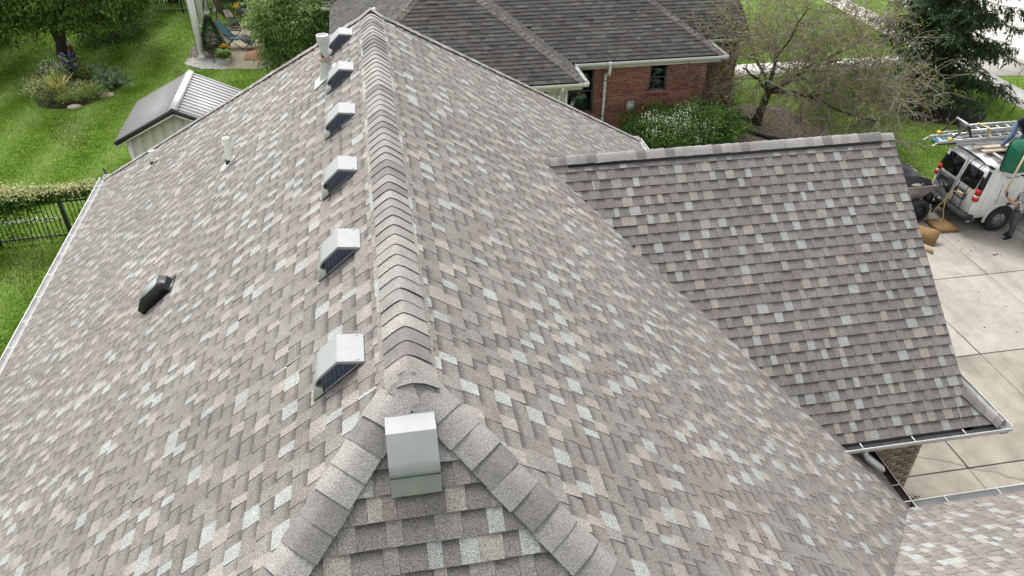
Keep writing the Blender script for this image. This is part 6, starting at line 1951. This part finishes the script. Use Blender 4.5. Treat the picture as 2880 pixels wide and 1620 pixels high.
# ---- trailer behind the van with a tarp
tr = thing("trailer", (13.8, 13.95, 0), "low dump trailer under a black tarp behind the van", "trailer")
tubm = plain("trailer_steel", (.36, .33, .30), .6, var=.25, scale=6)
b = MB()
for y in (13.45, 14.65):
    b.prism([(12.3, y, .62), (14.62, y, .62), (15.02, y, 1.02), (12.3, y, 1.02)], (0, .035, 0))
b.box((13.4, 14.05, .60), (2.3, 1.2, .04)); b.beam((12.3, 13.45, 1.03), (15.04, 13.45, 1.03), .05, .04); b.beam((12.3, 14.67, 1.03), (15.04, 14.67, 1.03), .05, .04)
b.prism([(14.62, 13.48, .62), (14.62, 14.65, .62), (15.02, 14.65, 1.02), (15.02, 13.48, 1.02)], (-.03, 0, .02)); b.build("tub", tubm, tr)
wheel(14.52, 13.30, .34, tr, -1, M['black_pl'], .20); wheel(14.52, 14.78, .34, tr, 1, M['black_pl'], .20)
b = MB(); b.beam((13.2, 14.05, .5), (15.25, 13.50, .45), .08, .08); b.beam((14.62, 13.5, .55), (15.2, 13.46, .5), .05, .06); b.box((14.95, 13.55, .62), (.22, .16, .22)); b.tube([(15.05, 13.5, .6), (15.0, 13.45, .35), (15.12, 13.42, .22), (15.25, 13.45, .40)], .014, 6); b.tube([(14.95, 13.5, .5), (14.92, 13.44, .28), (15.05, 13.40, .20), (15.2, 13.44, .42)], .012, 6); b.build("tongue", M['black_metal'], tr)
b = MB(); b.tube([(15.22, 13.62, .52), (15.18, 13.6, .66), (15.10, 13.58, .66)], .016, 6); b.build("coupler", M['galv'], tr)
# crumpled tarp surface
rs = np.random.RandomState(2); nx_, ny_ = 26, 16
V = []; F = []; sz = []
for i in range(nx_):
    for j in range(ny_):
        x = 12.2 + 2.75 * i / (nx_ - 1); y = 13.48 + 1.25 * j / (ny_ - 1)
        u = i / (nx_ - 1); w_ = j / (ny_ - 1)
        z = 1.10 + .52 * math.sin(math.pi * min(1, .15 + .85 * w_)) * (1 - u ** 3) + .04 * math.sin(9 * u + 5 * w_) + .03 * math.sin(17 * w_ - 6 * u) + rs.normal() * .008
        if j == 0: z = 1.05 - .10 * (1 - u)
        if i == nx_ - 1: z = 1.04
        V.append((x, y, z))
for i in range(nx_ - 1):
    for j in range(ny_ - 1):
        F += [i * ny_ + j, (i + 1) * ny_ + j, (i + 1) * ny_ + j + 1, i * ny_ + j + 1]; sz.append(4)
tp = np_mesh("tarp", V, F, sz, [plain("black_tarp", (.030, .032, .036), .38, var=.25, scale=5)], None, None, True); tag(tp, "crumpled black tarp covering the trailer load", "tarp")
b = MB(); rr = random.Random(6)
b.ell((14.42, 13.52, 1.08), (.16, .06, .05), 9, 6, 0, .3, rr); b.ell((14.60, 13.54, 1.07), (.08, .05, .05), 9, 6, 0, .3, rr)
b.build("crumpled_paper", plain("white_paper", (.66, .64, .60), .8), None, False, "crumpled white paper on the trailer edge under the tarp", "paper")
# ---- brown insulation boards on the drive
brown = plain("brown_fibre_board", (.30, .19, .085), .95, var=.14, scale=16, bmp=.25)
b = MB(); b.prism([(14.82, 13.20, .03), (14.84, 12.60, .03), (15.42, 12.57, .03), (15.46, 13.10, .03)], (0, 0, .105)); b.build("insulation_board", brown, None, False, "flat brown insulation board lying behind the van", "board", "brown boards on the driveway")
b = MB(); rr = random.Random(5)
top = [(13.98, 12.62, .34), (14.12, 12.52, .36), (14.26, 12.40, .335), (14.40, 12.30, .35), (14.50, 12.17, .31)]
low = [(13.95, 12.42, .03), (14.02, 12.30, .03), (14.10, 12.16, .03), (14.20, 12.02, .03), (14.26, 11.96, .035)]
b.prism(top + low[::-1], (.05, .055, .0)); b.build("insulation_board", brown, None, False, "torn brown board standing tilted beside the roof edge", "board", "brown boards on the driveway")
b = MB(); b.prism([(13.80, 12.0, .03), (13.93, 11.92, .16), (14.02, 11.68, .13), (13.99, 11.62, .03)], (.03, .02, .0)); b.build("insulation_board", plain("tan_fibre_board", (.38, .28, .16), .95, var=.15, scale=9), None, False, "small tan broken board nearest the roof edge", "board", "brown boards on the driveway")

# ================================================================== WHEELBARROW held between the workers
t = thing("wheelbarrow", (16.35, 12.35, 1.8), "green wheelbarrow tray with wooden handle held beside the van", "wheelbarrow")
grn = plain("green_poly", (.010, .135, .075), .28, var=.15, scale=6, spec=.5)
def rr2(cx, cz, hx_, hz_, r, y, n=5):
    out = []
    for sx, sz_, a0 in ((1, 1, 0), (-1, 1, 90), (-1, -1, 180), (1, -1, 270)):
        for k in range(n + 1):
            a = R(a0 + 90 * k / n); out.append((cx + sx * (hx_ - r) + r * math.cos(a), y, cz + sz_ * (hz_ - r) + r * math.sin(a)))
    return out
b = MB()
b.loft([rr2(16.30, 2.28, .36, .46, .16, 12.56), rr2(16.30, 2.28, .35, .45, .16, 12.50), rr2(16.28, 2.24, .29, .37, .15, 12.32), rr2(16.28, 2.23, .24, .31, .14, 12.27)], False)
last = rr2(16.28, 2.23, .24, .31, .14, 12.27); b.add(last, [tuple(range(len(last)))]); grp_smooth(b.build("tray", grn, t), 45)
b = MB(); rim = rr2(16.30, 2.28, .365, .465, .165, 12.57); b.tube(rim + [rim[0]], .016, 6, caps=False); b.build("rim", M['black_pl'], t)
b = MB(); b.box((16.12, 12.300, 2.16), (.035, .006, .30), rz=.0); b.build("sticker", plain("pale_green_label", (.45, .62, .52), .6, var=.2, scale=60), t)
b = MB(); b.beam((15.72, 11.90, 1.55), (16.22, 12.20, 2.86), .045, .045); b.build("handle", plain("pale_ash_wood", (.52, .43, .31), .6, var=.12, scale=8), t)
b = MB(); b.beam((16.45, 12.24, 1.80), (16.75, 12.24, 1.80), .05, .05); b.beam((16.34, 12.24, 1.84), (16.9, 12.24, 1.86), .03, .04); b.build("undercarriage", M['black_metal'], t)

# ================================================================== WORKERS
def skinned(name, joints, edges, parent, zones, sub=2):
    """joints: list of (x,y,z,r) ; the first is the pelvis (root)"""
    me = bpy.data.meshes.new(name + "_cage")
    me.from_pydata([j[:3] for j in joints], edges, [])
    o = bpy.data.objects.new(name + "_cage", me); COL.objects.link(o)
    sk = o.modifiers.new("skin", 'SKIN'); sk.use_smooth_shade = True; sk.branch_smoothing = .3
    for i, j in enumerate(joints):
        me.skin_vertices[0].data[i].radius = (j[3], j[4] if len(j) > 4 else j[3])
        me.skin_vertices[0].data[i].use_root = (i == 0)
    ss = o.modifiers.new("sub", 'SUBSURF'); ss.levels = sub; ss.render_levels = sub
    dg = bpy.context.evaluated_depsgraph_get()
    m2 = bpy.data.meshes.new_from_object(o.evaluated_get(dg))
    bpy.data.objects.remove(o)
    m2.materials.clear()
    mats = []
    for f in m2.polygons:
        m = zones(f.center)
        if m not in mats: mats.append(m)
        f.material_index = mats.index(m); f.use_smooth = True
    for m in mats: m2.materials.append(m)
    org = Vector((joints[0][0], joints[0][1], joints[0][2]))
    for v in m2.vertices: v.co -= org
    return link_mesh(name, m2, org, parent)
skin_m = plain("skin", (.45, .25, .17), .55, var=.08, scale=10)
denim_g = plain("grey_denim", (.085, .095, .105), .85, var=.25, scale=14, bmp=.4, bscale=18)
denim_b = plain("blue_denim", (.10, .16, .24), .85, var=.25, scale=14, bmp=.4, bscale=18)
black_c = plain("black_cloth", (.010, .011, .013), .85, var=.3, scale=10, bmp=.5, bscale=16)
def plaid():
    m, nt, b = new_mat("plaid_shirt")
    p = pos_node(nt); sp = nt.nodes.new("ShaderNodeSeparateXYZ"); nt.links.new(p, sp.inputs[0])
    def bands(sock, scale, w):
        a = nt.nodes.new("ShaderNodeMath"); a.operation = 'MULTIPLY'; a.inputs[1].default_value = scale; nt.links.new(sock, a.inputs[0])
        c = nt.nodes.new("ShaderNodeMath"); c.operation = 'FRACT'; nt.links.new(a.outputs[0], c.inputs[0])
        d = nt.nodes.new("ShaderNodeMath"); d.operation = 'LESS_THAN'; d.inputs[1].default_value = w; nt.links.new(c.outputs[0], d.inputs[0]); return d.outputs[0]
    c = mixc(nt, bands(sp.outputs[0], 9, .42), (.55, .55, .54), (.13, .15, .19))
    c = mixc(nt, bands(sp.outputs[2], 14, .16), c, (.10, .10, .11))
    nt.links.new(c, b.inputs["Base Color"]); b.inputs["Roughness"].default_value = .85
    return m
plaid_m = plaid()
glove_m = plain("dark_glove", (.055, .05, .055), .8, var=.3, scale=30)
hair_m = plain("dark_hair", (.030, .020, .016), .8, var=.3, scale=40)

def hand(name, wrist, d, palm_n, parent, mat, curl=1.2, scale=1.0):
    """palm and five bent fingers: d = pointing direction, palm_n = palm facing direction"""
    w, d, pn = Vector(wrist), Vector(d).normalized(), Vector(palm_n).normalized()
    s = d.cross(pn).normalized(); b = MB(); k = scale
    pal = [w + d * (.0 * k), w + d * (.085 * k)]
    ring = lambda c, hw, ht: [c + s * (hw * math.cos(a)) + pn * (ht * math.sin(a)) for a in [i * math.pi / 5 for i in range(10)]]
    b.loft([ring(w - d * .02 * k, .026 * k, .022 * k), ring(w + d * .02 * k, .036 * k, .020 * k), ring(w + d * .07 * k, .043 * k, .018 * k), ring(w + d * .092 * k, .040 * k, .014 * k)], True)
    for i, (off, ln) in enumerate(((-.031, .070), (-.010, .080), (.011, .075), (.031, .058))):
        p = w + d * .086 * k + s * off * k; q = [p]; a = 0.0
        for j in range(3):
            a += curl * (.5 if j == 0 else .85) * .6
            p = p + (d * math.cos(a) + pn * math.sin(a)) * (ln * k * (.44, .32, .24)[j]); q.append(p)
        b.tube(q, [.0105 * k, .0100 * k, .0092 * k, .0075 * k], 7)
    p = w + d * .030 * k - s * .036 * k
    b.tube([p, p + (d * .5 - s * .6 + pn * .4) * .04 * k, p + (d * .8 - s * .55 + pn * 1.0) * .05 * k + d * .02 * k], [.0125 * k, .0115 * k, .009 * k], 7)
    return grp_smooth(b.build(name, mat, parent), 60)

def head(parent, c, face, up=(0, 0, 1), cap=None):
    c, f, u = Vector(c), Vector(face).normalized(), Vector(up).normalized()
    f = (f - u * f.dot(u)).normalized(); s = f.cross(u)
    b = MB(); rings = []
    for j in range(13):
        t = math.pi * (.03 + .94 * j / 12); zc = -math.cos(t) * .112
        rw = .074 * math.sin(t) ** .75; rd = .092 * math.sin(t) ** .75
        if zc < -.03: rw *= 1 + (zc + .03) * 2.6; rd *= 1 + (zc + .03) * 1.6
        ring = []
        for k in range(18):
            a = 2 * math.pi * k / 18; x, y = math.cos(a), math.sin(a)
            dep = rd * x
            if x > .85 and -.035 < zc < .012: dep += .016 * (1 - abs(zc + .012) / .025)     # nose
            if x > .6 and .012 < zc < .035: dep -= .006                                   # eye sockets
            ring.append(c + f * dep + s * (rw * y) + u * zc)
        rings.append(ring)
    b.loft(rings, True)
    for q in (-1, 1): b.ell(c + s * (.076 * q) + u * -.005 - f * .008, (.014, .014, .028), 8, 5)
    h = grp_smooth(b.build("head", skin_m, parent), 60)
    g = MB()
    for q in (-1, 1): g.ell(c + f * .083 + s * (.030 * q) + u * .014, (.010, .008, .007), 8, 5)
    g.build("eyes", M['black_pl'], h)
    g = MB(); g.beam(c + f * .090 - s * .022 - u * .052, c + f * .090 + s * .022 - u * .052, .008, .008); g.build("mouth", plain("lips", (.32, .13, .11), .5), h)
    g = MB(); rings = []
    for j in range(7):
        t = math.pi * (.40 + .57 * j / 6); zc = -math.cos(t) * .124; rw = .084 * math.sin(t) ** .7; rd = .102 * math.sin(t) ** .7
        rings.append([c - f * .010 + f * (rd * math.cos(a) * (.86 if math.cos(a) > 0 else 1)) + s * (rw * math.sin(a)) + u * (zc + (.035 if math.cos(a) > .3 and j < 3 else 0)) for a in [2 * math.pi * k / 16 for k in range(16)]])
    g.loft(rings, True); grp_smooth(g.build("hair", hair_m, h), 60)
    return h

def shoe(parent, heel, toe, mat, sole):
    h, t_ = Vector(heel), Vector(toe); d = (t_ - h); L = d.length; d.normalize(); s = Vector((-d.y, d.x, 0)).normalized()
    prof_ = [(0, .036, .10), (.06, .042, .095), (.14, .046, .085), (.20, .050, .055), (.26, .042, .040), (L, .020, .028)]
    b = MB(); b.loft([[h + d * min(x, L) + s * (w * q) + Vector((0, 0, z * hh + .014)) for q, z in ((-1, 0), (-1, .5), (-.6, 1), (.6, 1), (1, .5), (1, 0))] for x, w, hh in prof_], True); o = grp_smooth(b.build("shoe", mat, parent), 50)
    b = MB(); b.loft([[h + d * min(x, L) * 1.01 + s * ((w + .004) * q) + Vector((0, 0, z)) for q, z in ((-1, 0), (-1, .016), (1, .016), (1, 0))] for x, w, hh in prof_], True); b.build("sole", sole, o)

# worker standing on the drive, facing the rear of the van, glove on the wheelbarrow handle
G = .03
p2 = thing("person", (16.50, 12.05, G), "person in plaid shirt and grey jeans gripping the wheelbarrow handle", "person", "roofing workers")
J = [(16.56, 12.08, .86, .125, .105), (16.57, 12.08, 1.02, .135, .10), (16.58, 12.08, 1.20, .15, .10), (16.57, 12.08, 1.325, .10, .075), (16.545, 12.08, 1.40, .048, .048), (16.54, 12.08, 1.44, .045, .045),
     (16.54, 11.94, 1.315, .058), (16.33, 11.90, 1.20, .046), (16.12, 11.92, 1.20, .040), (15.96, 11.915, 1.33, .034), (15.83, 11.91, 1.46, .026),
     (16.60, 12.24, 1.30, .058), (16.62, 12.30, 1.10, .046), (16.45, 12.27, .98, .036), (16.38, 12.25, .99, .028),
     (16.54, 11.99, .78, .090), (16.50, 11.98, .47, .066), (16.53, 11.99, .30, .056), (16.55, 12.0, .11, .043),
     (16.57, 12.17, .78, .090), (16.60, 12.17, .46, .066), (16.66, 12.18, .30, .056), (16.70, 12.19, .11, .043)]
E_ = [(0, 1), (1, 2), (2, 3), (3, 4), (4, 5), (3, 6), (6, 7), (7, 8), (8, 9), (9, 10), (3, 11), (11, 12), (12, 13), (13, 14), (0, 15), (15, 16), (16, 17), (17, 18), (0, 19), (19, 20), (20, 21), (21, 22)]
def z2(c):
    c = c
    if c.z < .885: return denim_g
    if c.x < 16.25 : return skin_m
    if c.z > 1.385 and abs(c.x - 16.54) < .09 and abs(c.y - 12.08) < .09: return skin_m
    if c.y > 12.22 and c.z < 1.08: return skin_m
    return plaid_m
body2 = skinned("body", J, E_, p2, z2)
head(p2, (16.525, 12.07, 1.535), (-1, -.1, -.05))
hand("hand", (15.815, 11.908, 1.475), (-.35, -.05, .75), (-.3, .75, .2), p2, glove_m, 1.6, 1.05)
hand("hand", (16.37, 12.25, .99), (-.8, 0, .1), (0, -1, 0), p2, glove_m, 1.0, 1.0)
b = MB(); b.lathe([(.137, 0), (.139, .02), (.137, .04)], (16.56, 12.08, .875), 20, M=Matrix.Scale(.98, 3), caps=False); b.build("belt", M['black_pl'], p2)
b = MB(); b.tube([(16.30, 11.885, 1.235), (16.285, 11.90, 1.16)], .055, 12, caps=False); b.build("sleeve_cuff", plaid_m, p2)
shoe(p2, (16.60, 12.02, G), (16.33, 11.96, G), M['black_pl'], M['white_dirty']); shoe(p2, (16.76, 12.21, G), (16.49, 12.16, G), M['black_pl'], M['white_dirty'])
# worker crouching on the van roof, lowering the wheelbarrow
Z1 = 2.0
p1_ = thing("person", (16.7, 13.3, Z1), "person in black sweatshirt and blue jeans bending down from the van roof", "person", "roofing workers")
J = [(16.78, 13.42, 2.80, .125, .115), (16.86, 13.33, 2.92, .135, .115), (16.95, 13.20, 2.98, .145, .115), (17.02, 13.07, 2.97, .105, .085), (17.06, 12.98, 2.95, .05, .05), (17.07, 12.94, 2.93, .045, .045),
     (16.88, 13.02, 2.90, .062), (16.66, 12.92, 2.72, .05), (16.56, 12.82, 2.56, .042), (16.52, 12.74, 2.48, .032),
     (17.16, 13.10, 2.90, .062), (17.10, 12.92, 2.66, .05), (16.92, 12.78, 2.52, .042), (16.84, 12.72, 2.47, .032),
     (16.66, 13.36, 2.74, .092), (16.55, 13.20, 2.50, .072), (16.50, 13.28, 2.32, .058), (16.46, 13.36, 2.12, .045),
     (16.90, 13.46, 2.74, .092), (17.00, 13.26, 2.50, .072), (16.98, 13.38, 2.32, .058), (16.96, 13.50, 2.12, .045)]
E1 = [(0, 1), (1, 2), (2, 3), (3, 4), (4, 5), (3, 6), (6, 7), (7, 8), (8, 9), (3, 10), (10, 11), (11, 12), (12, 13), (0, 14), (14, 15), (15, 16), (16, 17), (0, 18), (18, 19), (19, 20), (20, 21)]
def z1(c):
    d = Vector((c.x - 16.78, c.y - 13.42, c.z - 2.80)).dot(Vector((.5, -.6, .5)))
    if d > .02 or c.y < 13.02: return black_c
    return denim_b
skinned("body", J, E1, p1_, z1)
head(p1_, (17.10, 12.86, 2.90), (-.2, -.8, -.55), (.25, -.55, .8))
hand("hand", (16.515, 12.735, 2.475), (-.15, -.5, -.8), (-.2, .7, -.4), p1_, glove_m, 1.4, 1.05)
hand("hand", (16.835, 12.715, 2.465), (-.3, -.5, -.8), (-.2, .7, -.4), p1_, glove_m, 1.4, 1.05)
shoe(p1_, (16.46, 13.42, Z1), (16.52, 13.16, Z1), M['black_pl'], M['black_rub']); shoe(p1_, (16.95, 13.56, Z1), (16.98, 13.30, Z1), M['black_pl'], M['black_rub'])

# leafy plants at the right-hand picture edge
bushy("shrub", "pale green leafy shrub at the right edge beside the standing worker's feet", "shrub", (16.95, 11.25), (17.05, 11.35, .35), (.30, .30, .32), 30, 20, .08, .12, [M['lf_light'], M['lf_yel']], 91, nbr=8, weights=[.75, .25], group="leafy shrubs at the drive edge")
bushy("shrub", "lower pale green shrub at the right edge of the driveway", "shrub", (16.55, 10.75), (16.65, 10.72, .22), (.25, .25, .22), 20, 20, .08, .12, [M['lf_light'], M['lf_yel']], 92, nbr=6, weights=[.75, .25], group="leafy shrubs at the drive edge")
